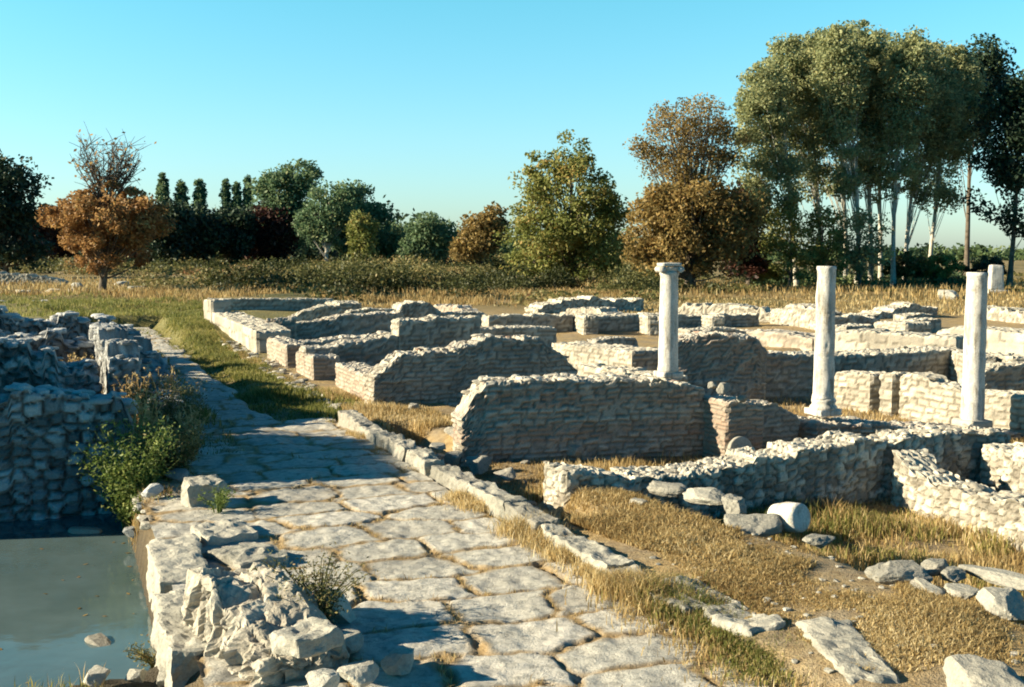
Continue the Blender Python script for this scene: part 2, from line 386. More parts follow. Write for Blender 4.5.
def rock(seed, size, sub=3, rough=.06, rz=None):
    r = np.random.default_rng(seed); d, f = ICO[sub]
    n = r.normal(size=(9, 3)); n /= np.linalg.norm(n, axis=1)[:, None]
    n = np.concatenate([n, [(0, 0, 1), (0, 0, -1)]]); off = np.concatenate([r.uniform(.5, .85, 9), [r.uniform(.55, .8), .7]])
    k = d @ n.T; k = np.where(k > .05, off / np.maximum(k, .05), 9)
    kk = np.sort(k, 1); rad = np.minimum(kk[:, 0], 1.05)
    rad = rad * .94 + .06 * np.minimum(kk[:, :3].mean(1), 1.1)
    v = d * rad[:, None]
    v = v + d * (rough * 1.4 * fbm(v[:, 0] * 2.4, v[:, 1] * 2.4, v[:, 2] * 2.4, s=int(seed) % 977, o=5))[:, None]
    v = v * np.asarray(size)
    a = r.uniform(0, 6.28) if rz is None else rz; ca, sa = math.cos(a), math.sin(a)
    return np.stack([v[:, 0] * ca - v[:, 1] * sa, v[:, 0] * sa + v[:, 1] * ca, v[:, 2]], -1), f

def relief(a, b, style, seed):
    """height, tone, mortar, red of a masonry pattern over plane coordinates in metres"""
    wob = .034 * fbm(a * 2.6, b * 2.6, s=seed) + .012 * vn(a * 11, b * 11, s=seed + 2)
    if style in ('rubble', 'field', 'jagged'):
        sx, sy, amp = (.12, .26, .085) if style == 'jagged' else (.17, .11, .034) if style == 'rubble' else (.22, .15, .07)
        f1, f2, i = voro(a / sx + 2 * wob, b / sy + 3 * wob + .2 * np.floor(a), seed)
        e = f2 - f1; m = 1 - sst(.05, .22, e)
        if style == 'jagged': return .05 * (sst(0, .16, e) - 1) + .13 * (i - .5) + .03 * fbm(a * 6, b * 3, s=seed + 1), i, m * .5, np.zeros_like(i)
        h = amp * (sst(.0, .45, e) - .6) + amp * .7 * (i - .5)
        return h, i, m, np.zeros_like(i)
    rh, bw, amp, mw = {'coursed': (.13, .26, .022, .018), 'brick': (.085, .34, .016, .016), 'redbrick': (.075, .32, .018, .014), 'mixed': (.09, .22, .028, .016), 'ashlar': (.42, .75, .02, .016)}[style]
    y = (b + wob) / rh + .18 * vn(a * .8, b * .8, s=seed + 1); r = np.floor(y); fy = (y - r) * rh
    x = (a + wob) / bw + h32(r, np.int64(seed)) * 9 + .3 * vn(a * 2.3, r * 3.1, s=seed + 2); c = np.floor(x); fx = (x - c) * bw
    e = np.minimum(np.minimum(fx, bw - fx), np.minimum(fy, rh - fy))
    i = h32(r, c, np.int64(seed + 3)); m = 1 - sst(mw * .5, mw * 1.6, e)
    h = amp * (1 - m) + amp * 1.4 * (i - .5)
    band = np.zeros_like(i)
    if style == 'brick': band = .1 + .45 * h32(r, c, np.int64(seed + 7))
    if style == 'redbrick': band = .35 + .5 * h32(r, c, np.int64(seed + 7))
    if style == 'mixed': band = np.where(h32(np.floor(r / 3), np.int64(seed + 8)) > .72, .2 + .5 * h32(r, c, np.int64(seed + 7)), .12 * h32(r, c, np.int64(seed + 7)))
    return h, .22 + .56 * i, m, band

WSEED = [100]
def wall(label, A, B, zb, top, th, style='rubble', res=.05, cap=1.0, rag=.05, parent=None, name='ruined_wall', mat=None, group=None, flip=False, cat='wall', capsize=.078):
    """A, B: (px, py, z) pixels on a plane z or ('w', x, y); top: pixels projected on the wall's front plane or plain z"""
    WSEED[0] += 13; seed = WSEED[0]; r = np.random.default_rng(seed)
    A = np.array(A[1:3], float) if A[0] == 'w' else P(*A)[:2]
    B = np.array(B[1:3], float) if B[0] == 'w' else P(*B)[:2]
    L = np.linalg.norm(B - A); t = (B - A) / L; n = np.array([-t[1], t[0]])
    if ((A + B) / 2) @ n < 0: n = -n                       # thickness runs away from the camera
    if flip: n = -n
    ts, tz = [], []
    for q in (top if isinstance(top, list) else []):
        d = ray(*q); nn = n
        k = (A @ nn) / (d[:2] @ nn); p = CAM + d * k
        ts.append((p[:2] - A) @ t); tz.append(p[2])
    if not ts: ts, tz = [0, L], [top, top]
    o = np.argsort(ts); ts = np.array(ts)[o]; tz = np.array(tz)[o]
    ns = max(3, int(L / res) + 1); s = np.linspace(0, L, ns)
    h = np.interp(s, ts, tz)
    f1, f2, ii = voro(s / .24, s * 0 + .5, seed)
    h = h + rag * (ii - .6) * 1.6 + rag * 1.0 * fbm(s * 2, s * 0, s=seed)
    h = np.maximum(h, zb + .06)
    H = float((h - zb).max()); nr = max(3, int(H / res)); ntk = max(2, int(th / res))
    segs = [('f', j / nr) for j in range(nr)] + [('t', j / ntk) for j in range(ntk)] + [('b', 1 - j / nr) for j in range(nr + 1)]
    nq = len(segs); X = np.zeros((ns, nq, 3)); N = np.zeros((ns, nq, 3)); ca = np.zeros((ns, nq)); cb = np.zeros((ns, nq)); 
    for q, (k, f) in enumerate(segs):
        w_ = 0 if k == 'f' else (f * th if k == 't' else th)
        z = zb + (h - zb) * (f if k != 't' else 1)
        X[:, q, :2] = A + s[:, None] * t + n * w_; X[:, q, 2] = z
        nv = {'f': np.array([-n[0], -n[1], 0]), 't': np.array([0, 0, 1.]), 'b': np.array([n[0], n[1], 0])}[k]
        if k == 't' and f == 0: nv = np.array([-n[0], -n[1], 1]) / 1.414
        if k == 'b' and f == 1: nv = np.array([n[0], n[1], 1]) / 1.414
        N[:, q] = nv
        ca[:, q] = s + (40 if k == 'b' else 0); cb[:, q] = z if k != 't' else z + w_
    hh, tone, mort, red = relief(ca, cb, style, seed)
    tm = np.array([k == 't' for k, f in segs])
    hr, tr, mr, rr = relief(ca[:, tm], cb[:, tm] * 1.1, 'rubble', seed + 50)
    hh[:, tm] = hr * (1.1 if style != 'jagged' else .4); tone[:, tm] = .35 + .65 * tr; mort[:, tm] = mr * .5; red[:, tm] = red[:, tm] * .3
    for e_, sg in ((0, -1), (ns - 1, 1)):
        N[e_] += np.array([t[0], t[1], 0]) * sg; N[e_] /= np.linalg.norm(N[e_], axis=1)[:, None]
    big = fbm(X[..., 0] * 1.3, X[..., 1] * 1.3, X[..., 2] * 1.3, s=seed + 4)
    fine = fbm(X[..., 0] * 7, X[..., 1] * 7, X[..., 2] * 7, s=seed + 6); X = X + N * (hh + .05 * big + .014 * fine)[..., None]
    i = np.arange(ns * nq).reshape(ns, nq)
    F = [np.stack([i[:-1, :-1], i[1:, :-1], i[1:, 1:], i[:-1, 1:]], -1).reshape(-1, 4)]
    vs = [X.reshape(-1, 3)]; at = {'tone': [tone.ravel()], 'mort': [mort.ravel()], 'red': [red.ravel()]}
    base = ns * nq
    for e_, sg in ((0, -1), (ns - 1, 1)):
        g = np.zeros((nr + 1, ntk + 1), np.int64)
        g[:, 0] = i[e_, :nr + 1]; g[nr, :] = i[e_, nr:nr + ntk + 1]; g[:, ntk] = i[e_, nr + ntk:][::-1]
        jj, kk = np.meshgrid(np.arange(nr), np.arange(1, ntk), indexing='ij')
        if kk.size:
            pw_ = kk / ntk * th; z = zb + (h[e_] - zb) * jj / nr
            p = np.zeros(jj.shape + (3,)); p[..., :2] = A + s[e_] * t + n * pw_[..., None]; p[..., 2] = z
            hc, tc, mc, rc = relief(pw_ + 77 * (sg + 2), z, style, seed)
            p[..., :2] += t * sg * (hc + .03)[..., None]
            g[:nr, 1:ntk] = base + np.arange(jj.size).reshape(jj.shape)
            vs.append(p.reshape(-1, 3)); base += jj.size
            at['tone'].append(tc.ravel()); at['mort'].append(mc.ravel()); at['red'].append(rc.ravel())
        f = np.stack([g[:-1, :-1], g[:-1, 1:], g[1:, 1:], g[1:, :-1]], -1).reshape(-1, 4)
        F.append(f if sg > 0 else f[:, ::-1])
    acc = Acc(); acc.add(np.concatenate(vs), F, **{k: np.concatenate(v) for k, v in at.items()})
    nc = int(L * max(th, .3) * 22 * cap)
    for _ in range(min(nc, 700)):
        ss = r.uniform(0, L); ww = r.uniform(.03, max(th - .03, .05)); sz = r.uniform(.5, 1.15) * capsize
        v, f = rock(r.integers(1e6), (sz * 1.35, sz, sz * .5), 2)
        v[:, :2] += A + t * ss + n * ww; v[:, 2] += np.interp(ss, s, h) + sz * .04
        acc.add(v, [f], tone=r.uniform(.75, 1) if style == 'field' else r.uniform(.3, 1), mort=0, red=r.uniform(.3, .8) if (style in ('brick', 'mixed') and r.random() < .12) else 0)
    org = (A[0], A[1], zb)
    if parent is not None: org = tuple(parent.location)
    mat = mat or {'rubble': M_RUBBLE, 'jagged': M_RUBBLE, 'field': M_DARKSTONE, 'brick': M_BRICK, 'redbrick': M_BRICK, 'mixed': M_BRICK, 'coursed': M_RUBBLE, 'ashlar': M_STONE}[style]
    ob = acc.build(name, mat, parent, False, org)
    if parent is None: tag(ob, label, cat, group or 'excavated ruin walls', 'thing')
    return ob
def w2(p, u=0.0, v=0.0): return ('w', *(np.asarray(p[:2]) + U * u + V * v))

# --- near right rooms
F = wall('long chest high rubble wall in shade, one white column standing on its right end', (463, 455, -.15), (702, 453, -.3), -.5,
     [(463, 418), (472, 402), (486, 383), (520, 382), (560, 382), (620, 380), (660, 381), (702, 388)], .62, 'mixed', .04, capsize=.09)
p0 = P(728, 460, -.3)
wall('', ('w', p0[0], p0[1]), ('w', *(p0[:2] + V * .62)), -.55, [(728, 403), (757, 404)], .95, 'redbrick', .03, .4, .02, parent=F, name='pier', capsize=.07)
wall('short shaded brick wall stub to the right of the brick pier', (760, 452, -.3), (797, 449, -.3), -.6, [(757, 408), (775, 405), (797, 416)], .5, 'brick', .04)
N = wall('long rubble cross wall in shade behind the column drum, with crumbling white top', (567, 499, 0), ('w', 7.3, 15.95), -.75,
     [(560, 478), (567, 470), (600, 474), (630, 481), (695, 475), (770, 458), (825, 445), (889, 440), (966, 433), (1020, 434)], .62, 'rubble', .035, 1.3, capsize=.075)
wall('sunlit rubble wall running out of the right edge below the colonnade', (892, 503, -.45), (1045, 559, -.45), -.8,
     [(889, 444), (898, 455), (914, 474), (961, 491), (1024, 502), (1045, 506)], .5, 'rubble', .035, 1.2, capsize=.07)
wall('sunlit rubble wall at the right edge behind the low sloping wall', (980, 492, -.45), (1045, 515, -.45), -.8, [(980, 444), (1024, 453), (1045, 457)], .55, 'rubble', .035)
# stylobate with columns
c1 = P(668, 373, 1.04); c2 = P(823, 412, .25); c3 = P(972, 422, -.12)
S = wall('low stylobate wall carrying the two right hand columns', w2(c2, -.42, -.45), w2(c3, -.42, .75), -.7, [(795, 421), (850, 423), (905, 427), (972, 431), (1015, 434)], .8, 'mixed', .045, .35, .02)
wall('sunlit wall of warm stone behind the middle column, left of the doorway', (834, 410, -.5), (869, 415.9, -.5), -.8, [(834, 372), (869, 373.5)], .5, 'coursed', .05, .5, .02)
wall('narrow pale stone door post between two dark gaps', (880, 417.5, -.5), (891, 419.5, -.5), -.8, [(880, 374), (891, 374)], .45, 'coursed', .05, .4, .02)
wall('long sunlit stone wall passing behind the right hand column', (899, 421, -.5), (1045, 446, -.5), -.8, [(899, 375), (910, 373), (934, 381), (966, 391), (1024, 396), (1045, 398)], .5, 'coursed', .05, .5, .03)
J = P(812, 356, .5)
wall('wide low wall in shade with pale flat top beyond the doorway', ('w', J[0], J[1]), w2(J, 0, 4.55), -.6, [(812, 356), (880, 354), (945, 350)], 1.1, 'coursed', .06, .5, .02)
wall('short sunlit wall end directly behind the right hand column', (946, 384, -.4), (968, 392, -.4), -.7, [(946, 350), (968, 354)], .6, 'coursed', .06)
wall('shaded wall at the right edge beyond the right hand column', (984, 394, -.3), (1045, 392, -.3), -.6, [(984, 372), (1000, 366), (1045, 364)], .6, 'coursed', .06)
wall('sunlit block of wall at the right edge above the dark wall', (975, 374, -.1), (1012, 382, -.1), -.5, [(975, 353), (1012, 357)], .6, 'coursed', .06)
wall('long low sunlit wall behind the middle column, pale and smooth', (826, 352, .1), (955, 360, .1), -.3, [(826, 333), (870, 331), (955, 338)], .9, 'ashlar', .07, .3, .03, mat=M_RUBBLE)
H = wall('tall shaded brick wall right behind the capped column', (672, 402, -.3), (764, 400, -.3), -.6, [(672, 342), (690, 337), (730, 336), (755, 338), (764, 348)], .8, 'mixed', .05)
wall('lower shaded wall joining the tall brick wall to the middle column', (746, 397, -.3), (834, 394, -.3), -.6, [(746, 352), (765, 353), (800, 356), (834, 358)], .7, 'mixed', .06, .6, .03)
wall('squat sunlit wall running back left of the capped column', (552, 353, .1), (632, 367, .1), -.3, [(552, 343), (600, 348), (632, 352)], 1.0, 'coursed', .06, .4, .02)
wall('thin sunlit wall leading to the foot of the capped column', (574, 378, .1), (664, 396, .1), -.4, [(574, 365), (620, 371), (664, 378)], .6, 'coursed', .05, .6, .03)
# --- shops along the road
E = wall('high shaded cross wall stepping down to the nearest roadside pier', ('w', -2.62, 20.8), ('w', 1.33, 22.4), -.4,
     [(376, 374), (388, 366), (403, 353), (440, 351), (455, 350), (470, 342), (492, 338), (538, 340), (560, 352), (578, 370)], .65, 'mixed', .045, .9)
wall('', ('w', -2.78, 21.5), w2((-2.78, 21.5), 0, .6), -.3, [(370, 376), (398, 376)], 2.9, 'brick', .04, .25, .015, parent=E, name='pier', capsize=.06)
p3 = P(314, 380, 0)
D = wall('shaded cross wall rising behind the second roadside pier', w2(p3, .8, .0), w2(p3, .8, 2.25), -.3, [(320, 348), (350, 344), (385, 338), (411, 333)], .6, 'mixed', .06)
wall('', ('w', p3[0], p3[1]), w2(p3, 0, .58), -.3, [(314, 357), (337, 357)], 1.9, 'brick', .045, .25, .015, parent=D, name='pier', capsize=.06)
q = (np.array(w2(p3, .8, 2.3)[1:]))
wall('raised wall with bright square end beyond the second pier', ('w', *q), w2(q, 0, 2.1), -.3, [(411, 320), (442, 319), (490, 319)], .6, 'coursed', .06)
p2 = P(287.6, 368, 0)
Cw = wall('low shaded cross wall behind the third roadside pier', w2(p2, 1.3, .0), w2(p2, 1.3, 3.1), -.3, [(296, 343), (330, 340), (365, 337), (394, 333)], .6, 'mixed', .06)
wall('', ('w', p2[0], p2[1]), w2(p2, 0, .42), -.3, [(287.6, 344), (299, 344)], 2.8, 'brick', .05, .25, .015, parent=Cw, name='pier', capsize=.06)
wall('long sunlit roadside front wall with flat pale top, farthest along the road', (211, 333, 0), (257, 354, 0), -.3, [(211, 312), (257, 331)], 1.0, 'ashlar', .07, .25, .015, mat=M_RUBBLE)
g0 = Q(294, 322, 35.)
wall('shaded cross wall with pale top in the middle of the shop row', ('w', g0[0], g0[1]), w2(g0, 0, 3.6), -.3, [(292, 323), (340, 317), (396, 312)], .6, 'mixed', .07)
wall('small upright brick stub at the start of the middle cross wall', ('w', g0[0] - .75, g0[1] - .6), w2(g0, -.5, -.1), -.2, .85, .5, 'brick', .06, .4, .03)
a0 = Q(211, 299, 48.)
wall('farthest cross wall of the shop row, dark face with straight pale top', ('w', a0[0], a0[1]), w2(a0, 0, 5.4), -.3, [(211, 299), (330, 299)], .7, 'coursed', .08, .4, .02)
wall('tall pale corner post at the far end of the roadside front wall', (205, 332, 0), (211.5, 334, 0), -.3, [(205, 300), (211.5, 300)], .7, 'ashlar', .07, .2, .02, mat=M_RUBBLE)
b0 = Q(290, 316, 42.)
wall('sloping rubble wall climbing to a bright block near the field', ('w', b0[0], b0[1]), w2(b0, 0, 2.0), -.2, [(288, 318), (310, 310), (326, 306), (346, 304)], .8, 'rubble', .08)
wall('bright square masonry block beside the undergrowth', (326, 318, .1), (340, 322, .1), -.2, [(326, 302), (340, 303)], .9, 'coursed', .07, .4)
m0 = Q(400, 312, 43.)
wall('dark mound shaped wall fragment in the far ruins', ('w', m0[0], m0[1]), w2(m0, 0, 1.7), -.2, [(400, 308), (410, 303), (430, 303), (442, 313)], 1.2, 'rubble', .08)
wall('far low wall of pinkish brick lit by the sun', (432, 319, 0), (468, 324, 0), -.2, [(432, 305), (455, 306), (468, 313)], .7, 'brick', .08)
wall('far shaded wall facing the field of rubble, left of three pale posts', (489, 334, 0), w2(P(489, 334, 0), 0, 3.3), -.2, [(489, 316), (540, 315), (580, 315)], .7, 'coursed', .08)
vv0 = P(580, 332, 0)
wall('far shaded wall behind the three pale posts', ('w', *vv0[:2]), w2(vv0, 0, 7.8), -.2, [(580, 316), (650, 315), (780, 314)], .7, 'coursed', .08, .6)
for k, (px, lab) in enumerate(((576, 'well left of the capped column'), (640, 'beside the capped column'), (702, 'right of the capped column'))):
    wall('short pale masonry post in the far ruins, ' + lab, (px, 332, 0), (px + 8, 335, 0), -.2, [(px, 315), (px + 8, 316)], .5, 'coursed', .06, .3, .02, name='masonry_post', cat='post', group='pale posts of the far wall')
r0 = Q(538, 306, 52.)
wall('ring shaped rubble bank at the edge of the field', ('w', r0[0], r0[1]), w2(r0, 0, 5.7), -.2, [(538, 307), (560, 301), (590, 299), (640, 300), (664, 306)], 1.6, 'rubble', .09, .7, .12)
wall('low bright rubble heap in front of the ring shaped bank', (560, 318, 0), (614, 322, 0), -.2, [(560, 312), (580, 307), (600, 310), (614, 315)], 1.0, 'rubble', .09, .7, .1)
wall('bright rubble wall left of the middle column in the far ruins', (770, 324, 0), (822, 330, 0), -.2, [(770, 309), (790, 305), (812, 307), (822, 314)], .9, 'rubble', .08, .8, .08)
wall('far low rubble wall between the capped column and the field', (660, 318, 0), (770, 322, 0), -.2, [(660, 309), (690, 305), (720, 303), (770, 311)], .9, 'rubble', .09, .8, .1)
wall('low brick bench in front of the bright rubble wall', (700, 340, 0), (812, 350, 0), -.2, [(700, 331), (760, 331), (812, 338)], 1.2, 'brick', .08, .3, .02)
l0 = P(882, 336, 0)
wall('boxy pale masonry block with dark right side, right of the middle column', (882, 338, 0), (905, 341, 0), -.2, [(882, 322), (905, 323)], 1.0, 'coursed', .06, .3, .02)
wall('far shaded wall between the middle column and the boxy block', (828, 331, 0), w2(P(828, 331, 0), 0, 2.4), -.2, [(828, 317), (884, 317)], .7, 'coursed', .08)
wall('far shaded wall right of the boxy block', w2(l0, .6, .8), w2(l0, .6, 3.2), -.2, [(900, 322), (930, 319), (975, 317)], .7, 'coursed', .08)
r1 = Q(836, 316, 47.)
wall('long heap of white rubble along the far edge right of the middle column', ('w', r1[0], r1[1]), w2(r1, 0, 5.6), -.2, [(836, 315), (880, 312), (915, 305), (945, 308), (968, 314)], 1.3, 'rubble', .09, .8, .12)
wall('broad bright sloping wall behind the right hand column', (937, 352, .0), (1045, 362, .0), -.3, [(937, 330), (950, 327), (1000, 330), (1045, 338)], 1.2, 'ashlar', .07, .3, .03, mat=M_RUBBLE)
wall('far rubble wall at the right edge below the white stele', (968, 318, 0), (1045, 326, 0), -.2, [(968, 307), (1000, 309), (1045, 314)], 1.0, 'rubble', .09, .8, .1)

for k_, (px_, py_, pxe, top_, th_, st_, lab_) in enumerate((
    (470, 352, 560, 327, .6, 'coursed', 'shaded low wall directly beyond the high stepping cross wall'),
    (596, 350, 640, 338, .6, 'coursed', 'short low wall in the tan court left of the capped column'),
    (690, 346, 745, 328, .7, 'coursed', 'short dark wall beyond the tall brick wall'),
    (846, 345, 880, 325, .7, 'coursed', 'short shaded wall left of the boxy block'),
    (906, 330, 938, 314, .7, 'coursed', 'far short wall behind the boxy block'),
    (350, 330, 395, 309, .7, 'rubble', 'far crumbling wall behind the middle of the shop row'),
    (440, 326, 486, 312, .6, 'rubble', 'far crumbling wall in front of the pinkish brick wall'),
    (985, 350, 1040, 341, .8, 'coursed', 'low dark wall below the broad bright slope at the right edge'))):
    a_ = P(px_, py_, 0); wall(lab_, ('w', a_[0], a_[1]), w2(a_, 0, (pxe - px_) / FPX * a_[1] / .95), -.3, [(px_, top_ + 2), ((px_ + pxe) / 2, top_), (pxe, top_ + 1)], th_, st_, .06, .5, .02)
# --- left ruins
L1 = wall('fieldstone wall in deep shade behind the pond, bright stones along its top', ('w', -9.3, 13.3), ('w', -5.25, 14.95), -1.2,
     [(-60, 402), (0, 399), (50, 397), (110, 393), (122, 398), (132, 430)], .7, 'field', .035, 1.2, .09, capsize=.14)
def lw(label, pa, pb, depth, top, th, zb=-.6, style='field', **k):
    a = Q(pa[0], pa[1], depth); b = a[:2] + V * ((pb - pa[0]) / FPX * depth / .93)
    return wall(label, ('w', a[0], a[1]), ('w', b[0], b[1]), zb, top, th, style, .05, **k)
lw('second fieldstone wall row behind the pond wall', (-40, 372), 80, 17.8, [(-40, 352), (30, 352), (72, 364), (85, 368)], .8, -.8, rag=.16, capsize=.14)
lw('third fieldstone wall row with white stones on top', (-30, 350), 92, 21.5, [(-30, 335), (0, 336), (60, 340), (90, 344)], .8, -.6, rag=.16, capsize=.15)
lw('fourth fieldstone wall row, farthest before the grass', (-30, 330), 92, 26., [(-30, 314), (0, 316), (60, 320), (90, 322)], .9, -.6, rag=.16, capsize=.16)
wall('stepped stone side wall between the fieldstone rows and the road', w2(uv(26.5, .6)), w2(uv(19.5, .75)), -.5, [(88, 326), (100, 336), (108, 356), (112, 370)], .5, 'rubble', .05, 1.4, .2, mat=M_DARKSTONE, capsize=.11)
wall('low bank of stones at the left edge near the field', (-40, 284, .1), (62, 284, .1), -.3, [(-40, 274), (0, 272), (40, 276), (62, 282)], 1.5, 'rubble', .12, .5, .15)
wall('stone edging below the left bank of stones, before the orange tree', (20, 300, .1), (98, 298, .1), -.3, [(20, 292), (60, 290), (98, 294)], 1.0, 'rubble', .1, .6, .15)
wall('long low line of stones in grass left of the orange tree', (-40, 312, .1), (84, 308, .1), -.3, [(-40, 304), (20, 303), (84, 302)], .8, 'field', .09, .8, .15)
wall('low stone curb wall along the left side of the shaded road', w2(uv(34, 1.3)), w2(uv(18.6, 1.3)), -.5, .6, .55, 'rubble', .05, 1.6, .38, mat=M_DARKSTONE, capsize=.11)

# ------------------------------------------------------------------ kerbs and loose blocks
def block(size, seed, sub=(10, 6, 5), rnd=.12, rough=.02):
    """worn cut block: rounded subdivided box with noise, base at z=0"""
    acc_v, acc_f, n = [], [], 0
    sx, sy, sz = size; nx_, ny_, nz_ = sub
    key = {}; vs = []; fs = []
    def vid(i, j, k):
        if (i, j, k) not in key: key[(i, j, k)] = len(vs); vs.append((i / nx_ * 2 - 1, j / ny_ * 2 - 1, k / nz_ * 2 - 1))
        return key[(i, j, k)]
    for k in (0, nz_):
        for i in range(nx_):
            for j in range(ny_):
                q = [vid(i, j, k), vid(i + 1, j, k), vid(i + 1, j + 1, k), vid(i, j + 1, k)]; fs.append(q if k else q[::-1])
    for j in (0, ny_):
        for i in range(nx_):
            for k in range(nz_):
                q = [vid(i, j, k), vid(i + 1, j, k), vid(i + 1, j, k + 1), vid(i, j, k + 1)]; fs.append(q[::-1] if j else q)
    for i in (0, nx_):
        for j in range(ny_):
            for k in range(nz_):
                q = [vid(i, j, k), vid(i, j + 1, k), vid(i, j + 1, k + 1), vid(i, j, k + 1)]; fs.append(q if i else q[::-1])
    v = np.array(vs); hs = np.array(size) / 2
    p = v * hs; r = rnd * min(size)
    core = np.clip(p, -(hs - r), hs - r); d = p - core; L = np.linalg.norm(d, axis=1)
    p = np.where((L > 1e-9)[:, None], core + d / np.maximum(L, 1e-9)[:, None] * np.minimum(L, r)[:, None], p)
    s = seed * 3.7
    for ax in range(3):
        p[:, ax] += rough * fbm(p[:, 0] * 2.2 + s, p[:, 1] * 2.2, p[:, 2] * 2.2, s=seed + ax, o=4) * 1.5 + rough * .5 * vn(p[:, 0] * 9 + s, p[:, 1] * 9, p[:, 2] * 9, seed + 9 + ax)
    p += rough * .45 * np.stack([fbm(p[:, 0] * 14 + s + q_, p[:, 1] * 14, p[:, 2] * 14, s=seed + 20 + q_) for q_ in range(3)], 1)
    p[:, 2] += hs[2]
    return p, np.array(fs)
def rot(p, rz, tx=0., ty=0.):
    c, s = math.cos(tx), math.sin(tx); p = np.stack([p[:, 0], p[:, 1] * c - p[:, 2] * s, p[:, 1] * s + p[:, 2] * c], 1)
    c, s = math.cos(ty), math.sin(ty); p = np.stack([p[:, 0] * c + p[:, 2] * s, p[:, 1], -p[:, 0] * s + p[:, 2] * c], 1)
    c, s = math.cos(rz), math.sin(rz); return np.stack([p[:, 0] * c - p[:, 1] * s, p[:, 0] * s + p[:, 1] * c, p[:, 2]], 1)
RZ = math.atan2(U[1], U[0])            # local x along the road
# right kerb: one line of long worn stones
k0, k1 = P(340, 412, .2)[:2], P(668, 592, .2)[:2]
acc = Acc(); L = np.linalg.norm(k1 - k0); tt = (k1 - k0) / L; s = 0.; i = 0; kr = np.random.default_rng(5)
ka = math.atan2(tt[1], tt[0])
while s < L:
    ln = kr.uniform(.8, 1.6); hh = kr.uniform(.36, .40) - .10 * max(0, (s / L - .75)) * 4
    p, f = block((ln - .008, .27, hh), 900 + i, (max(10, int(ln / .035)), 12, 12), .07, .05)
    p = rot(p, ka + kr.normal() * .01, kr.normal() * .02, kr.normal() * .008)
    c = k0 + tt * (s + ln / 2) + V * (.12 + kr.normal() * .008)
    acc.add(p + np.array([c[0], c[1], -.19]), [f], tone=kr.uniform(.0, .45), mort=0, red=0); s += ln; i += 1
tag(acc.build('kerb', M_STONE, None, False), kind='structure')
def add_block(name, label, cat, px, py, z, size, rz, seed, mat=None, tx=0., ty=0., group=None, sink=.05, rnd=.14, rough=.025, tone=.6):
    p, f = block(size, seed, tuple(max(6, min(50, int(a / .03))) for a in size), rnd * .55, rough * 1.5)
    o = mk(name, rot(p, rz, tx, ty), [f], mat or M_STONE, attrs={'tone': np.full(len(p), tone), 'mort': np.zeros(len(p)), 'red': np.zeros(len(p))}, smooth=False)
    q = P(px, py, z); o.location = (q[0], q[1], z - sink); return tag(o, label, cat, group, 'thing')
# flat kerb slabs towards the camera on the right
for k, (px, py, sx, sy, lab) in enumerate(((702, 596, .8, .42, 'flat worn kerb slab between the last upright kerb stones and the green grass tufts'),
                                            (742, 618, .6, .42, 'flat kerb slab half sunk in grass, next after the first flat slab'))):
    add_block('kerb_slab', lab, 'slab', px, py, .1, (sx, sy, .3), RZ + .1 * k, 40 + k, sink=.27, rnd=.25, rough=.04, tone=.45)
add_block('bedrock_slab', 'long low pale slab lying in dry grass at the lower right', 'slab', 850, 655, .10, (1.2, .4, .3), RZ - .35, 44, sink=.25, rnd=.3, rough=.03, tone=.35)
# left kerb slabs by the pond
add_block('limestone_slab', 'long pale limestone slab at the pond edge, farther one', 'slab', 178, 553, .1, (1.55, .46, .75), RZ, 50, sink=.77, rnd=.08, rough=.025, tone=.55)
add_block('limestone_slab', 'long pale limestone slab at the pond edge, nearer one beside the masonry lump', 'slab', 188, 610, .1, (1.5, .46, .75), RZ, 51, sink=.80, rnd=.08, rough=.03, tone=.5)
add_block('paving_block', 'pale loose paving block between pond slab and road', 'block', 222, 528, .08, (.65, .55, .25), RZ + .2, 52, sink=.24, rnd=.12, tone=.55, rough=.03)
add_block('paving_block', 'squarish grey paving block beside the nearer part of the pond slab', 'block', 248, 553, .06, (.7, .5, .25), RZ + .35, 53, sink=.24, rnd=.15, tone=.4, rough=.03)
add_block('limestone_block', 'upright cut limestone block beside the green weeds at the road edge', 'block', 204, 503, .0, (.40, .42, .36), RZ + .1, 54, sink=.06, rnd=.12, tone=.4, rough=.04)
add_block('limestone_block', 'square cut block on the left road wall, in front of the stepped stones', 'block', 125, 388, -.02, (.8, .75, .75), RZ, 55, sink=.2, rnd=.07, tone=.75)

# masonry lump in the foreground
mA, mB = P(186, 664, -.3)[:2], P(292, 712, 0)[:2]
mt = (mB - mA) / np.linalg.norm(mB - mA); mn = np.array([-mt[1], mt[0]])
if mn[0] < 0: mn = -mn
p, f = block((1.55, .72, 1.0), 61, (84, 40, 54), .12, .09)
sg = -1.0 if mn @ np.array([-mt[1], mt[0]]) > 0 else 1.0
aa = p[:, 0] + .5 * p[:, 1]; f1, f2, ii = voro(aa / .13 + .5 * fbm(aa * 3, p[:, 2] * 3, s=62), p[:, 2] / .30 + .6 * np.floor(aa / .13) % 1, 63)
cell = .045 * (sst(0, .2, f2 - f1) - 1) + .10 * (ii - .5) + .025 * fbm(aa * 9, p[:, 2] * 5, s=64)
side = sst(1.02, .88, p[:, 2]) * sst(-.05, .2, sg * p[:, 1])
p[:, 1] += sg * cell * side
endm = sst(.55, .75, np.abs(p[:, 0])) * sst(1.02, .88, p[:, 2]); p[:, 0] += np.sign(p[:, 0]) * cell * endm * .8
t1, t2, ti = voro(p[:, 0] / .33, p[:, 1] / .25, 65)
p[:, 2] += sst(.8, .97, p[:, 2]) * (.10 * (ti - .5) + .03 * (sst(0, .12, t2 - t1) - 1) + .05 * fbm(p[:, 0] * 4, p[:, 1] * 4, s=66))
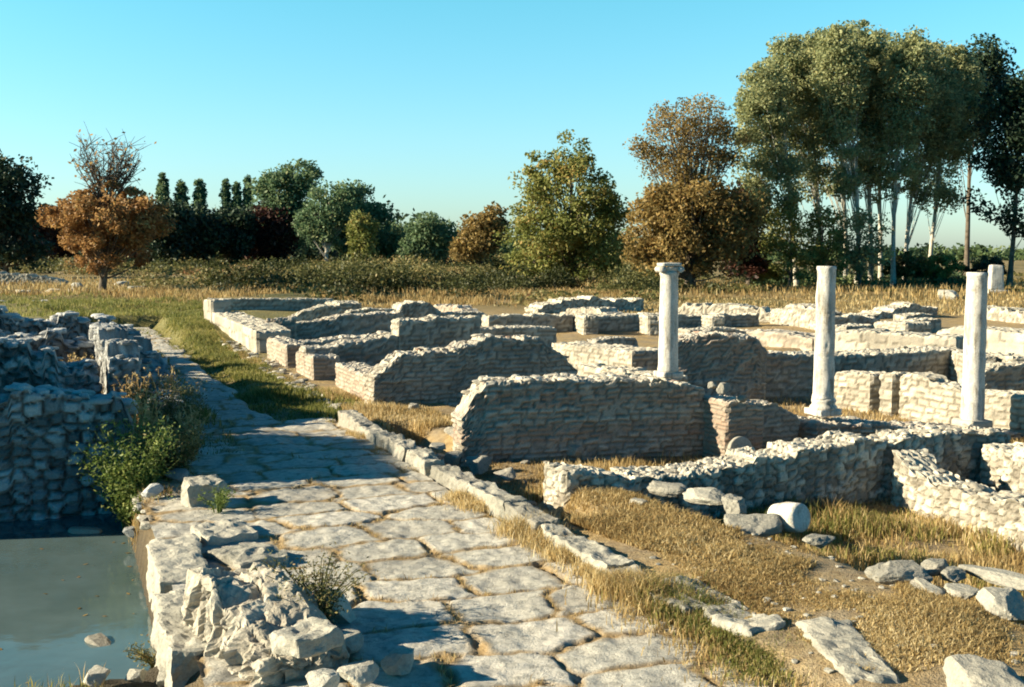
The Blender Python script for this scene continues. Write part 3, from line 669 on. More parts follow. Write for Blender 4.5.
p[:, 2] *= .86 - .14 * (p[:, 0] / .78 + .3 * np.sin(p[:, 0] * 5))
p[:, 2] += -.55
ctr = mA + mt * .72 + mn * .34
M1v = np.stack([ctr[0] + p[:, 0] * mt[0] - p[:, 1] * mt[1], ctr[1] + p[:, 0] * mt[1] + p[:, 1] * mt[0], p[:, 2]], 1)
M1 = mk('masonry_lump', M1v, [f], M_RUBBLE, attrs={'tone': np.clip(.3 + .5 * ii, 0, 1), 'mort': .5 * (1 - sst(0, .15, f2 - f1)) * side, 'red': ii * 0}, smooth=False, origin=(mA[0], mA[1], -.55))
tag(M1, 'jagged lump of rubble masonry in the foreground beside the pond, left side brightly lit', 'masonry', None, 'thing')
for k_, (px_, py_, z_, sz_) in enumerate(((290, 640, .34, (.42, .34, .14)),)):
    p, f = block(sz_, 120 + k_, (18, 14, 6), .1, .05); q = P(px_, py_, z_); p = rot(p, -.9 + .2 * k_, .08, -.1) + np.array([q[0] + .08, q[1] + .1, z_ - .1]) - np.array(M1.location)
    mk('capstone', p, [f], M_STONE, M1, {'tone': np.full(len(p), .5), 'mort': np.zeros(len(p)), 'red': np.zeros(len(p))}, smooth=False)
def add_rock(label, px, py, z, size, seed, group=None, mat=None, sub=4, rz=None, rough=.06, name='stone', sink=.25, tone=.7):
    v, f = rock(seed, np.array(size) / 2, sub, rough, rz)
    o = mk(name, v, [f], mat or M_STONE, attrs={'tone': np.full(len(v), tone) , 'mort': np.zeros(len(v)), 'red': np.zeros(len(v))}, smooth=False)
    q = P(px, py, z); o.location = (q[0], q[1], z + size[2] * (.5 - sink)); return tag(o, label, 'stone', group, 'thing')
# bottom edge row of stones
for k, (px, py, z, s_, lab) in enumerate((
    (98, 682, -.36, .22, 'rounded bluish stone at the bottom edge, leftmost of its row'),
    (135, 681, -.36, .18, 'small stone at the bottom edge, second from the left'),
    (168, 681, -.36, .22, 'small stone at the bottom edge, beside the foot of the masonry lump'),
    (322, 688, .2, .22, 'white angular stone at the bottom edge right of the masonry lump'),
    (358, 680, .1, .24, 'bright pointed stone at the bottom edge, rightmost of its row'),
    (402, 668, .05, .26, 'dark shaded stone lying on the road in shadow'),
    (292, 622, .0, .52, 'dark shaded block behind the masonry lump, under the dry bush'),
    (330, 618, .0, .46, 'dark shaded stone right of the dry bush'),
    (345, 648, .05, .24, 'shaded stone between the dry bush and the road'))):
    add_rock(lab, px, py, z, (s_ * 1.15, s_, s_ * .8), 200 + k, 'stones along the bottom edge')
# pond rocks
add_rock('flat stone breaking the pond surface near the weeds', 85, 532, -.6, (.45, .25, .14), 231, sink=.42, tone=.2)
add_rock('low dark stone breaking the pond surface near the bottom', 100, 641, -.6, (.4, .22, .08), 232, sink=.4, tone=.0)
# right bank stones
add_rock('big grey boulder cut by the bottom edge at the lower right', 985, 702, .1, (.75, .6, .42), 240, sink=.36, tone=.25, rough=.1)
for k, (px, py, sx, sy, sz, lab) in enumerate((
    (905, 578, .62, .42, .26, 'pointed white stone on the right bank, left of the long pale slab'),
    (880, 574, .34, .28, .18, 'small stone left of the pointed white stone'),
    (938, 569, .42, .22, .16, 'flat white stone behind the pointed white stone'),
    (953, 577, .28, .24, .14, 'small white stone right of the pointed one'),
    (925, 590, .5, .25, .14, 'low stone in front of the pointed white stone'),
    (960, 594, .36, .3, .14, 'flat stone between the white stones and the bright block'),
    (1004, 609, .55, .42, .30, 'bright angular block at the right edge of the bank'),
    (1000, 580, .75, .3, .14, 'long pale flat slab behind the bright angular block'),
    (700, 497, .8, .4, .2, 'long flat stone left of the column drum along the bank'),
    (665, 490, .6, .35, .2, 'flat whitish stone on the bank below the rubble cross wall'),
    (735, 508, .5, .35, .25, 'whitish stone next to the column drum'),
    (748, 528, .7, .5, .3, 'brown earthy stone in front of the column drum'),
    (818, 543, .35, .3, .15, 'small pale stone right of the column drum'),
    (640, 505, .3, .25, .14, 'small stone in dry grass left of the flat bank stones'))):
    add_rock(lab, px, py, .08, (sx, sy, sz), 260 + k, 'loose stones on the right bank', tone=.12 + .04 * (k % 9), sink=.36, rough=.11)
# stones near the ditch and shops
for k, (px, py, z, s_, lab) in enumerate((
    (388, 405, 0, .30, 'pale stone at the foot of the nearest roadside pier'),
    (414, 411, 0, .30, 'white stone right of the pier foot stone'),
    (438, 450, .05, .22, 'small bright white stone on the far end of the kerb'),
    (462, 441, -.1, .5, 'brown stone below the ragged end of the chest high wall'),
    (478, 470, -.25, .4, 'bluish stone in the ditch behind the kerb'),
    (505, 478, -.25, .3, 'small bluish stone in the ditch, nearer the rubble cross wall'),
    (455, 462, -.25, .3, 'small shaded stone in the ditch, nearer the far end of the kerb'),
    (196, 330, 0, .8, 'grey stone at the start of the roadside front wall'),
    (575, 456, -.25, .34, 'low stone in the grass before the chest high wall'),
    (740, 462, -.3, .45, 'rounded stone leaning at the foot of the brick pier'))):
    add_rock(lab, px, py, z, (s_ * 1.2, s_, s_ * .8), 300 + k, 'loose stones around the ruins', sub=3, tone=.3)
for k, (px, py, z, s_, lab) in enumerate((
    (712, 389, .9, .15, 'stone lying on the right end of the chest high wall'),
    (722, 394, .75, .22, 'dark stone perched above the brick pier'),
    (742, 403, .6, .15, 'pale stone lying on the brick pier'))):
    add_rock(lab, px, py, z, (s_ * 1.2, s_, s_), 330 + k, 'loose stones around the ruins', sub=3, sink=.1, tone=.1)
for k, (px, py, s_, lab) in enumerate(((946, 299, 1.3, 'whitish stone lying alone in the field left of the stele'), (140, 296, 1.5, 'bright rock right of the orange tree'),
    (122, 288, 1.2, 'grey rock just behind the bright rock by the orange tree'), (77, 290, 1.1, 'grey rock left of the orange tree trunk'))):
    add_rock(lab, px, py, 0, (s_ * 1.3, s_, s_ * .8), 340 + k, 'rocks in the field', sub=3)
# shoulder rubble left of the road
for k in range(26):
    u_, v_ = rng.uniform(13.6, 19), rng.uniform(.2, 1.6) if k % 2 else rng.uniform(.5, 1.4)
    x_, y_ = uv(u_, v_); s_ = rng.uniform(.14, .36)
    v, f = rock(400 + k, np.array((s_ * 1.2, s_, s_ * .8)) / 2, 3)
    o = mk('stone', v, [f], M_DARKSTONE, attrs={'tone': np.full(len(v), rng.uniform(.4, 1)), 'mort': np.zeros(len(v)), 'red': np.zeros(len(v))}, smooth=False)
    o.location = (x_, y_, float(gz(x_, y_)) + s_ * .25 + (.12 if v_ > .85 else .05))
    tag(o, 'greyish rubble stone among the weeds along the left road edge', 'stone', 'rubble stones on the left road edge', 'thing')

# ------------------------------------------------------------------ columns
def lathe(prof, n=40, seed=0, rough=.004, chip=0.0, fine=1):
    """profile [(r, z)], densified; returns verts, faces, tone"""
    pr = np.array(prof, float); out = [pr[0]]
    for a, b in zip(pr[:-1], pr[1:]):
        m = max(1, int(np.linalg.norm(b - a) / (.05 / fine)))
        out += [a + (b - a) * (i + 1) / m for i in range(m)]
    pr = np.array(out); m = len(pr); th = np.linspace(0, 2 * math.pi, n, endpoint=False)
    r = pr[:, 0][:, None] * np.ones(n); z = pr[:, 1][:, None] * np.ones(n)
    X, Y = np.cos(th)[None] * r, np.sin(th)[None] * r
    nz = fbm(X * 4, Y * 4, z * 4, s=seed, o=4)
    k = 1 + rough / max(pr[:, 0].max(), .01) * nz * 2 - chip * np.clip(fbm(X * 6, Y * 6, z * 3, s=seed + 3) - .25, 0, 1)
    v = np.stack([X * k, Y * k, z], -1).reshape(-1, 3)
    i = np.arange(m * n).reshape(m, n); j = np.roll(i, -1, 1)
    f = np.stack([i[:-1], j[:-1], j[1:], i[1:]], -1).reshape(-1, 4)
    top = len(v); v = np.concatenate([v, [(0, 0, pr[-1, 1]), (0, 0, pr[0, 1])]])
    t3 = np.concatenate([np.stack([i[-1], j[-1], np.full(n, top)], 1), np.stack([j[0], i[0], np.full(n, top + 1)], 1)])
    tone = np.concatenate([np.clip(.6 + .5 * nz.ravel(), 0, 1), [.6, .6]])
    return v, f, t3, tone
def turn(name, prof, parent, seed, mat=M_MARBLE, z0=0, **k):
    v, f, t3, tone = lathe(prof, seed=seed, **k); v[:, 2] += z0
    o = mk(name, v, [f, t3], mat, parent, {'tone': tone, 'mort': np.zeros(len(v)), 'red': np.zeros(len(v))})
    return o
def piece(name, p, f, parent, tone=.6, mat=M_MARBLE, loc=(0, 0, 0)):
    return mk(name, p + np.array(loc), [f], mat, parent, {'tone': np.full(len(p), tone), 'mort': np.zeros(len(p)), 'red': np.zeros(len(p))})
# column with capital
t = tag(empty('marble_column', (c1[0], c1[1], .98)), 'complete slim white column with a scrolled capital, standing on the chest high wall', 'column', 'standing columns', 'thing')
p, f = block((.35, .35, .1), 70, (10, 10, 3), .15, .02); piece('base', rot(p, RZ), f, t)
turn('shaft', [(.165, .08), (.172, .12), (.158, .2), (.152, .8), (.14, 1.60), (.155, 1.64), (.155, 1.68)], t, 71, chip=.05)
cap_ = turn('capital', [(.13, 1.66), (.14, 1.69), (.165, 1.735), (.17, 1.75)], t, 72)
p, f = block((.32, .31, .055), 73, (8, 8, 3), .15, .008); piece('abacus', rot(p, .15), f, cap_, loc=(0, 0, 1.765))
for sgn in (-1, 1):
    v, f, t3, tone = lathe([(.0, -.15), (.05, -.15), (.054, -.09), (.042, 0), (.054, .09), (.05, .15), (0, .15)], n=18, seed=74)
    v = np.stack([v[:, 0], v[:, 2], v[:, 1]], 1); v = rot(v, .15)
    v += np.array([sgn * .15 * math.cos(.15), sgn * .15 * math.sin(.15), 1.715])
    mk('volute', v, [f[:, ::-1], t3[:, ::-1]], M_MARBLE, cap_, {'tone': np.full(len(v), .6), 'mort': np.zeros(len(v)), 'red': np.zeros(len(v))})
# middle column
t = tag(empty('marble_column', (c2[0], c2[1], .20)), 'middle column, mottled cream shaft broken at the top on a moulded base', 'column', 'standing columns', 'thing')
b_ = turn('base', [(.225, .10), (.235, .13), (.225, .16), (.20, .18), (.195, .21), (.21, .24), (.205, .27), (.19, .29)], t, 80, rough=.01, chip=.06)
p, f = block((.46, .46, .11), 81, (10, 10, 4), .15, .015); piece('plinth', rot(p, RZ), f, b_)
turn('shaft', [(.19, .28), (.185, .31), (.172, .36), (.168, 1.0), (.164, 1.008), (.168, 1.02), (.162, 1.72), (.157, 1.728), (.162, 1.74), (.15, 2.46), (.158, 2.49), (.152, 2.53)], t, 82, M_MARBLE, rough=.016, chip=.24)
# right column
t = tag(empty('marble_column', (c3[0], c3[1], -.2)), 'rightmost of the three columns, plain pale tapering shaft without base', 'column', 'standing columns', 'thing')
turn('shaft', [(.20, 0), (.198, .2), (.194, 1.2), (.186, 2.2), (.18, 2.72), (.19, 2.74), (.19, 2.80)], t, 90, M_MARBLE, rough=.010, chip=.18)
p, f = block((.5, .5, .14), 91, (8, 8, 3), .15, .02); piece('foot', rot(p, RZ), f, t, mat=M_STONE)
# stele in the field
q = P(995, 293, 0)
t = tag(empty('stone_stele', (q[0], q[1], -.05)), 'white tapered stele standing in the field at the right edge', 'monument', None, 'thing')
p, f = block((1.5, 1.0, .28), 95, (8, 6, 3), .12, .03); piece('base', p, f, t)
p, f = block((.95, .6, 1.75), 96, (8, 6, 10), .1, .03); p[:, :2] *= (1.1 - .22 * p[:, 2:3] / 1.75); piece('slab', p, f, t, loc=(0, 0, .26))
# fallen column drum
q = P(788, 533, .0)
v, f, t3, tone = lathe([(.0, -.2), (.12, -.19), (.14, -.17), (.155, 0), (.148, .17), (.125, .19), (0, .2)], n=36, seed=97, rough=.008, fine=2)
v = rot(v, .55, R(80), 0.)
tag(mk('column_drum', v, [f, t3], M_MARBLE, attrs={'tone': tone, 'mort': tone * 0, 'red': tone * 0}, origin=None), 'fallen drum of a white marble column lying on the bank', 'column drum', None, 'thing').location = (q[0], q[1], .17)
v, f, t3, tone = lathe([(.0, -.2), (.2, -.2), (.21, 0), (.2, .2), (0, .2)], n=30, seed=98, rough=.01, fine=2)
q = P(735, 458, -.3); v = rot(v, .3, R(85), 0.)
tag(mk('column_drum', v, [f, t3], M_STONE, attrs={'tone': tone, 'mort': tone * 0, 'red': tone * 0}), 'small round stone drum in front of the brick pier', 'column drum', None, 'thing').location = (q[0], q[1], -.15)

# ------------------------------------------------------------------ vegetation
def leaf_quads(c, size, r, up=0.3, aspect=.6):
    """quads at centres c (n,3) with random orientation"""
    n = len(c); a = r.normal(size=(n, 3)); a[:, 2] = a[:, 2] * .8 - up; a /= np.linalg.norm(a, axis=1)[:, None]
    b = r.normal(size=(n, 3)); b -= a * (a * b).sum(1)[:, None]; b /= np.linalg.norm(b, axis=1)[:, None]
    s = (size * r.uniform(.55, 1.3, n))[:, None]
    a = a * s * .5; b = b * s * .5 * aspect
    v = np.stack([c - a, c + b * .9 - a * .1, c + a, c - b * .9 - a * .1], 1).reshape(-1, 3)
    return v, np.arange(4 * n).reshape(n, 4)
def tube(acc, pts, rads, n=6, **at):
    pts = np.asarray(pts, float); m = len(pts); th = np.linspace(0, 2 * math.pi, n, endpoint=False)
    d = np.gradient(pts, axis=0); d /= np.linalg.norm(d, axis=1)[:, None] + 1e-9
    ref = np.where(np.abs(d[:, 2:3]) > .9, np.array([[1., 0, 0]]), np.array([[0, 0, 1.]]))
    x = np.cross(d, ref); x /= np.linalg.norm(x, axis=1)[:, None] + 1e-9; y = np.cross(d, x)
    v = pts[:, None] + (x[:, None] * np.cos(th)[None, :, None] + y[:, None] * np.sin(th)[None, :, None]) * np.asarray(rads)[:, None, None]
    i = np.arange(m * n).reshape(m, n); j = np.roll(i, -1, 1)
    acc.add(v.reshape(-1, 3), [np.stack([i[:-1], j[:-1], j[1:], i[1:]], -1).reshape(-1, 4)], **at)
def bez(a, b, c, n=7):
    t_ = np.linspace(0, 1, n)[:, None]; return a * (1 - t_) ** 2 + 2 * b * t_ * (1 - t_) + c * t_ ** 2
def tree(name, label, base, d, lobes, leaf, barkm, seed, trunk_r=.25, lean=0., size=.4, per=70, clumps=90, cr=.9, bare=(), group='trees beyond the ruins', trunk_top=.85, droop=.3, limbs=1.0, cat='tree', limb_r=.28):
    """base (px, py); lobes: (px, py, rx, ry, weight) pixel ellipses at distance d; bare: lobes with twigs and few leaves"""
    r = np.random.default_rng(seed); k = d / FPX
    o3 = Q(base[0], base[1], d); o3[2] = float(gz(o3[0], o3[1])) - .1
    t_ = tag(empty(name, tuple(o3)), label, cat, group, 'thing')
    w3 = lambda px, py: Q(px, py, d) - o3
    topz = max(w3(l[0], l[1] - l[3])[2] for l in list(lobes) + list(bare))
    cx = np.average([w3(l[0], l[1])[0] for l in lobes], weights=[l[2] * l[3] for l in lobes])
    tr = Acc(); H = topz * trunk_top
    hs = np.linspace(0, 1, 10); tp = np.stack([cx * hs ** 1.5 * .8 + .15 * np.sin(hs * 5 + seed) + lean * hs, .1 * np.cos(hs * 4 + seed), hs * H], 1)
    tube(tr, tp, trunk_r * (1 - .88 * hs) * np.where(hs < .05, 1.25, 1), 9, tone=.5)
    cen, ctone = [], []
    wt = np.array([l[4] * l[2] * l[3] for l in lobes]); wt = wt / wt.sum()
    cl_r = []
    for l, wgt in zip(lobes, wt):
        n = max(3, int(clumps * wgt)); c = w3(l[0], l[1]); rx, rz_ = l[2] * k, l[3] * k; ry = min(rx, (l[5] * k if len(l) > 5 else rx))
        u_ = r.normal(size=(n, 3)); u_ /= np.linalg.norm(u_, axis=1)[:, None]; rr = r.uniform(.25, 1, n) ** .5
        p = c + u_ * rr[:, None] * np.array([rx, ry, rz_]) * .93
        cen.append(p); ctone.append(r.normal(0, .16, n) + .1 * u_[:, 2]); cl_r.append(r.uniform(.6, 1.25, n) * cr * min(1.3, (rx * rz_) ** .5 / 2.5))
    cen = np.concatenate(cen); ctone = np.concatenate(ctone); cl_r = np.concatenate(cl_r)
    cen[:, 2] = np.maximum(cen[:, 2], .3)
    nl = len(cen)
    for i in r.permutation(nl)[:int(nl * .55 * limbs)]:
        e = cen[i]; h0 = np.clip(r.uniform(.25, .75) * e[2], .1 * H, .93 * H); f = h0 / H
        a = np.array([np.interp(f, hs, tp[:, 0]), np.interp(f, hs, tp[:, 1]), h0])
        m = (a + e) / 2 + np.array([0, 0, -.12 * np.linalg.norm(e - a) if droop > .2 else -.2])
        tube(tr, bez(a, m, e), np.linspace(trunk_r * limb_r * (1 - .6 * f), .012 + .02 * trunk_r, 7), 5, tone=.5)
    extra = []
    for l in bare:
        c = w3(l[0], l[1]); rx, rz_ = l[2] * k, l[3] * k
        for _ in range(int(l[4])):
            u_ = r.normal(size=3); u_ /= np.linalg.norm(u_); e = c + u_ * r.uniform(.3, 1) ** .5 * np.array([rx, rx, rz_])
            a = tp[-1] * r.uniform(.75, 1.0); a[2] = min(a[2], e[2] - .2)
            bz_ = bez(a, (a + e) / 2 + np.array([0, 0, .3]), e); tube(tr, bz_, np.linspace(.045, .015, 7), 4, tone=.5)
            for _ in range(11):
                s0 = bz_[r.integers(3, 7)]; g = s0 + r.normal(size=3) * np.array([.5, .5, .4]) + np.array([0, 0, .5]); (extra.append(g + r.normal(size=(1, 3)) * .1) if r.random() < .55 else None); tube(tr, bez(s0, (s0 + g) / 2 + .05, g, 4), np.linspace(.022, .010, 4), 3, tone=.5)
    tr.build('trunk', barkm, t_)
    idx_ = np.repeat(np.arange(nl), per); n = len(idx_)
    off = r.normal(size=(n, 3)); off /= np.linalg.norm(off, axis=1)[:, None]; off *= (r.uniform(0, 1, n) ** .45)[:, None] * cl_r[idx_][:, None] * np.array([1, 1, .75])
    pos = cen[idx_] + off; pos[:, 2] = np.maximum(pos[:, 2], .15)
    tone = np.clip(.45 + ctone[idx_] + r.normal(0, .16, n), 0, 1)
    if extra:
        ex = np.concatenate(extra); pos = np.concatenate([pos, ex]); tone = np.concatenate([tone, r.uniform(.3, .9, len(ex))])
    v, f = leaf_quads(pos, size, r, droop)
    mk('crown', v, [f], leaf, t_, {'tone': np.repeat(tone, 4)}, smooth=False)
    return t_
# autumn tree and left side
tree('autumn_tree', 'orange brown autumn tree with bare top twigs at the left beyond the ruins', (105, 301), 66, [(105, 222, 52, 30, 1), (75, 218, 32, 28, 1), (140, 225, 34, 34, 1), (110, 252, 46, 22, .8), (105, 195, 36, 12, .7)],
     L_RUST, B_DARK, 11, .26, size=.26, per=110, clumps=150, cr=.8, bare=[(85, 160, 14, 22, 14), (110, 165, 20, 24, 20), (128, 158, 12, 18, 12)], trunk_top=.6)
tree('broadleaf_tree', 'dark green tree cut by the left edge of the photo', (5, 268), 115, [(5, 200, 34, 46, 1), (-25, 200, 40, 52, 1), (8, 240, 40, 28, 1)], L_DARK, B_DARK, 12, .4, size=.55, per=90, clumps=150, cr=1.3)
for k, (px, py, top, rx, lab) in enumerate(((172, 262, 200, 20, 'dark tree just right of the orange autumn tree'), (200, 262, 206, 24, 'broad dark tree second right of the orange tree'),
        (232, 262, 206, 24, 'low dark tree between the orange tree and the pale green poplars'), (270, 262, 205, 26, 'low dark maroon tree below the pale green poplars'),
        (148, 262, 205, 26, 'dark maroon tree behind the right half of the orange tree'), (52, 262, 205, 28, 'dark maroon tree behind the left half of the orange tree'))):
    h = (262 - top) / 2
    tree('broadleaf_tree', lab, (px, py), 170 + 6 * k, [(px, top + h * .8, rx, h * .85, 1), (px - 8, top + h * 1.35, rx * 1.1, h * .65, 1)], L_PURPLE if k in (3, 4, 5) else L_DARK, B_DARK, 20 + k, .3, size=.8, per=70, clumps=110, cr=1.6, limbs=.5)
for k, (px, top) in enumerate(((163, 168), (182, 172), (200, 175), (226, 170), (237, 174), (248, 172))):
    lab = ('slim far poplar nearest the orange tree', 'slim far poplar, second from the orange tree', 'slim far poplar, third from the orange tree', 'slim far poplar, first of the separate three', 'slim far poplar, middle of the separate three', 'slim far poplar, last before the pale green trees')[k]
    tree('poplar_tree', lab, (px, 258), 300, [(px, (top + 250) / 2, 3.6 if k > 2 else 6, (246 - top) / 2, 1)], L_TEAL, B_DARK, 30 + k, .3, size=.7, per=60, clumps=150, cr=.75, group='far row of slim poplars', limbs=.3)
tree('poplar_tree', 'tall pale green tree group left of centre, highest of the row', (285, 264), 190, [(285, 195, 25, 33, 1), (300, 182, 20, 22, 1), (272, 200, 18, 26, 1), (290, 225, 26, 24, .8)], L_TEAL, B_DARK, 41, .4, size=.7, per=80, clumps=150, cr=1.5)
tree('poplar_tree', 'pale green tree with visible forked trunk right of the highest one', (327, 264), 175, [(328, 215, 24, 32, 1), (345, 205, 18, 24, 1), (315, 222, 16, 22, .8)], L_TEAL, B_PALE, 42, .35, size=.6, per=70, clumps=110, cr=1.4)
tree('poplar_tree', 'darker green tree behind the forked pale tree', (362, 264), 195, [(360, 215, 20, 32, 1), (372, 225, 18, 26, 1), (350, 235, 22, 24, 1)], L_TEAL, B_DARK, 43, .35, size=.7, per=80, clumps=120, cr=1.5)
tree('small_tree', 'small yellowish bushy tree in front of the darker green tree', (362, 264), 165, [(362, 230, 14, 18, 1), (362, 250, 14, 12, .6)], L_OLIVE, B_DARK, 44, .25, size=.55, per=60, clumps=60, cr=1.2)
tree('small_tree', 'low teal green tree at the right end of the pale green group', (390, 264), 200, [(390, 240, 15, 22, 1), (378, 250, 16, 14, 1)], L_TEAL, B_DARK, 45, .25, size=.7, per=70, clumps=70, cr=1.3)
tree('small_tree', 'round hazy green tree standing alone at centre left', (428, 264), 185, [(428, 232, 22, 22, 1), (418, 246, 18, 16, 1), (440, 244, 16, 18, 1)], L_TEAL, B_DARK, 46, .3, size=.65, per=70, clumps=100, cr=1.4)
tree('small_tree', 'brownish round tree left of the big olive tree', (482, 266), 150, [(482, 235, 22, 24, 1), (470, 250, 22, 14, 1), (495, 225, 16, 20, 1)], L_BROWN, B_DARK, 47, .3, size=.55, per=70, clumps=110, cr=1.3)
tree('broadleaf_tree', 'big olive green tree reaching to the ground near centre', (572, 285), 100, [(565, 205, 56, 50, 1.2), (545, 235, 44, 44, 1), (600, 235, 40, 44, 1), (572, 158, 22, 26, .9), (540, 165, 22, 22, .6), (565, 262, 58, 20, .9)],
     L_OLIVE, B_DARK, 48, .35, size=.36, per=110, clumps=260, cr=1.0)
tree('autumn_tree', 'dense brown tree right of the big olive tree, below the thin leaved one', (690, 287), 84, [(685, 215, 52, 38, 1), (655, 225, 34, 40, 1), (728, 220, 36, 44, 1), (690, 255, 66, 24, .9)],
     L_BROWN, B_DARK, 49, .32, size=.34, per=110, clumps=230, cr=1.0)
tree('autumn_tree', 'tall thin leaved brown tree rising behind the dense brown tree', (692, 286), 86, [(690, 120, 42, 24, .30), (665, 145, 38, 22, .28), (720, 142, 34, 24, .28), (690, 165, 52, 18, .25)],
     L_BROWN, B_DARK, 50, .3, size=.24, per=75, clumps=170, cr=1.1, trunk_top=.8, limbs=1.3)
tree('broadleaf_tree', 'dark maroon tree squeezed between the brown trees and the tall grove', (748, 285), 92, [(748, 210, 24, 34, 1), (745, 250, 24, 28, 1)], L_PURPLE, B_DARK, 51, .3, size=.4, per=90, clumps=90, cr=1.0)
# tall grove of pale trunked poplars
grove = [(797, 284, 762, 130, 34, 70, 'leftmost', -.6), (823, 284, 785, 100, 34, 70, 'second from the left', -1.5), (847, 285, 812, 92, 32, 64, 'third from the left', -1.2), (857, 285, 838, 85, 30, 60, 'fourth from the left', 0),
         (869, 287, 858, 85, 32, 64, 'in the middle with the brightest trunk', .2), (879, 285, 880, 88, 30, 60, 'just right of the brightest trunk', .6), (893, 283, 905, 90, 32, 62, 'third from the right', .6),
         (906, 281, 932, 100, 34, 66, 'second from the right', 1.8), (930, 282, 955, 105, 30, 60, 'rightmost of the leafy ones', 1.2)]
for k, (bx_, by_, cx_, cy_, rx, ry, lab, ln) in enumerate(grove):
    dd = 90 + (k * 37 % 11)
    tree('poplar_tree', 'tall pale trunked poplar of the grove, ' + lab, (bx_, by_), dd, [(cx_, cy_, rx * .82, ry, 1), ((cx_ + bx_) / 2, cy_ + 66, rx * .7, 50, .5), (cx_, cy_ - 35, rx * .55, 30, .5)],
         L_POPLAR, B_PALE, 60 + k, .21, size=.30, per=115, clumps=175, cr=.85, limbs=.35, limb_r=.2, group='tall poplar grove', trunk_top=.9, droop=.1)
for k, (bx_, cx_, lab) in enumerate(((790, 786, 'leftmost at'), (822, 822, 'second from the left at'), (858, 862, 'in the middle of'))):
    tree('young_tree', f'yellow green sapling thicket {lab} the grove foot', (bx_, 284), 88 + k, [(cx_, 232 + 3 * k, 26, 36 - 3 * k, 1), (cx_ + 6, 262, 26, 18, .7)], L_OLIVE if k < 2 else L_POPLAR, B_DARK, 75 + k, .12, size=.28, per=60, clumps=70, cr=.9, group='saplings under the grove')
tree('broadleaf_tree', 'dark leafy tree at the back right of the grove', (968, 282), 105, [(965, 105, 34, 58, 1), (915, 62, 22, 26, .5), (985, 80, 26, 42, 1)], L_DARK, B_DARK, 80, .28, limb_r=.15, limbs=.2, size=.42, per=90, clumps=170, cr=1.1)
tree('broadleaf_tree', 'tall dark tree cut by the right edge of the photo', (1011, 280), 92, [(1010, 130, 34, 60, 1), (1030, 110, 34, 40, 1), (1000, 195, 30, 40, .45), (1030, 200, 30, 46, .6)], L_DARK, B_DARK, 81, .24, limb_r=.12, limbs=.15, size=.4, per=80, clumps=190, cr=1.0)
for k, (px, py, rx, ry, L_, lab) in enumerate(((905, 266, 22, 14, L_SHRUB, 'brownish shrub under the right part of the grove'), (935, 268, 26, 14, L_OLIVE, 'wide greenish shrub right of the grove'), (985, 268, 22, 12, L_DARK, 'dark shrub behind the stele'), (766, 272, 18, 16, L_OLIVE, 'green shrub at the left foot of the grove'))):
    tree('shrub', lab, (px, 284), 93, [(px, py, rx, ry, 1)], L_, B_DARK, 185 + k, .06, size=.3, per=80, clumps=50, cr=.7, group='shrubs by the grove', cat='shrub')

# undergrowth band and distant woods
def mass(name, leaf, d0, d1, x0, x1, n, hmin, hmax, rmin, rmax, size, per, seed, dense=None):
    r = np.random.default_rng(seed); vs, fs, ts = [], [], []; n0 = 0
    y = r.uniform(d0, d1, n); x = (r.uniform(x0, x1, n) - 512) / FPX * y
    if dense is not None:
        keep = r.uniform(0, 1, n) < dense(x / y * FPX + 512, y); x, y = x[keep], y[keep]
    z0 = gz(x, y)
    for i in range(len(x)):
        H = (hmin + (hmax - hmin) * r.uniform(0, 1) ** 1.6 * min(1, (y[i] - d0 * .9) / 25)) * (.6 + .8 * max(0, vn(x[i] * .08, y[i] * .08, 0, 5))); rad = r.uniform(rmin, rmax)
        m = int(per * rad * H / (rmax * hmax) * 1.5) + 20
        u_ = r.normal(size=(m, 3)); u_ /= np.linalg.norm(u_, axis=1)[:, None]; u_[:, 2] = np.abs(u_[:, 2])
        q_ = u_ * (r.uniform(.3, 1, m) ** .5)[:, None] * np.array([rad, rad, H]) * (1 + .35 * vn(u_[:, 0] * 3 + i, u_[:, 1] * 3, u_[:, 2] * 3, 6))[:, None]
        v, f = leaf_quads(q_ + np.array([x[i], y[i], z0[i]]), size, r, -.3)
        vs.append(v); fs.append(f + n0); n0 += len(v); ts.append(np.repeat(np.clip(.42 + .55 * vn(x[i] * .11, y[i] * .07, 0, 9) + r.normal(0, .14) + r.normal(0, .12, m), 0, 1), 4))
    tag(mk(name, np.concatenate(vs), [np.concatenate(fs)], leaf, None, {'tone': np.concatenate(ts)}, smooth=False), kind='stuff')
mass('undergrowth', L_SHRUB, 58, 150, 130, 660, 1300, .35, 2.3, .8, 2.4, .24, 620, 1, lambda px, y: np.where(px < 210, .25, 1.0) * sst(-.25, .2, fbm(px * .018, y * .10, s=61)) * np.clip((y - 56) / 26, .12, 1))
mass('meadow_scrub', L_SHRUB, 130, 250, -60, 640, 420, 1.0, 3.0, 1.5, 4, .5, 260, 8)
mass('grove_scrub', L_MID, 89, 112, 755, 965, 150, .8, 2.6, .8, 2.2, .3, 260, 9)
mass('field_brush', L_SHRUB, 76, 130, 640, 1060, 120, .35, .9, .6, 1.6, .3, 160, 2)
mass('far_woods', L_DARK, 215, 330, -60, 400, 260, 9, 14, 4, 8, 1.4, 330, 3)
mass('distant_copse', L_MID, 230, 330, 380, 660, 150, 6, 10, 4, 8, 1.4, 260, 7)
mass('distant_woods', L_MID, 300, 420, 500, 1120, 140, 4, 8, 4, 8, 1.8, 220, 4)

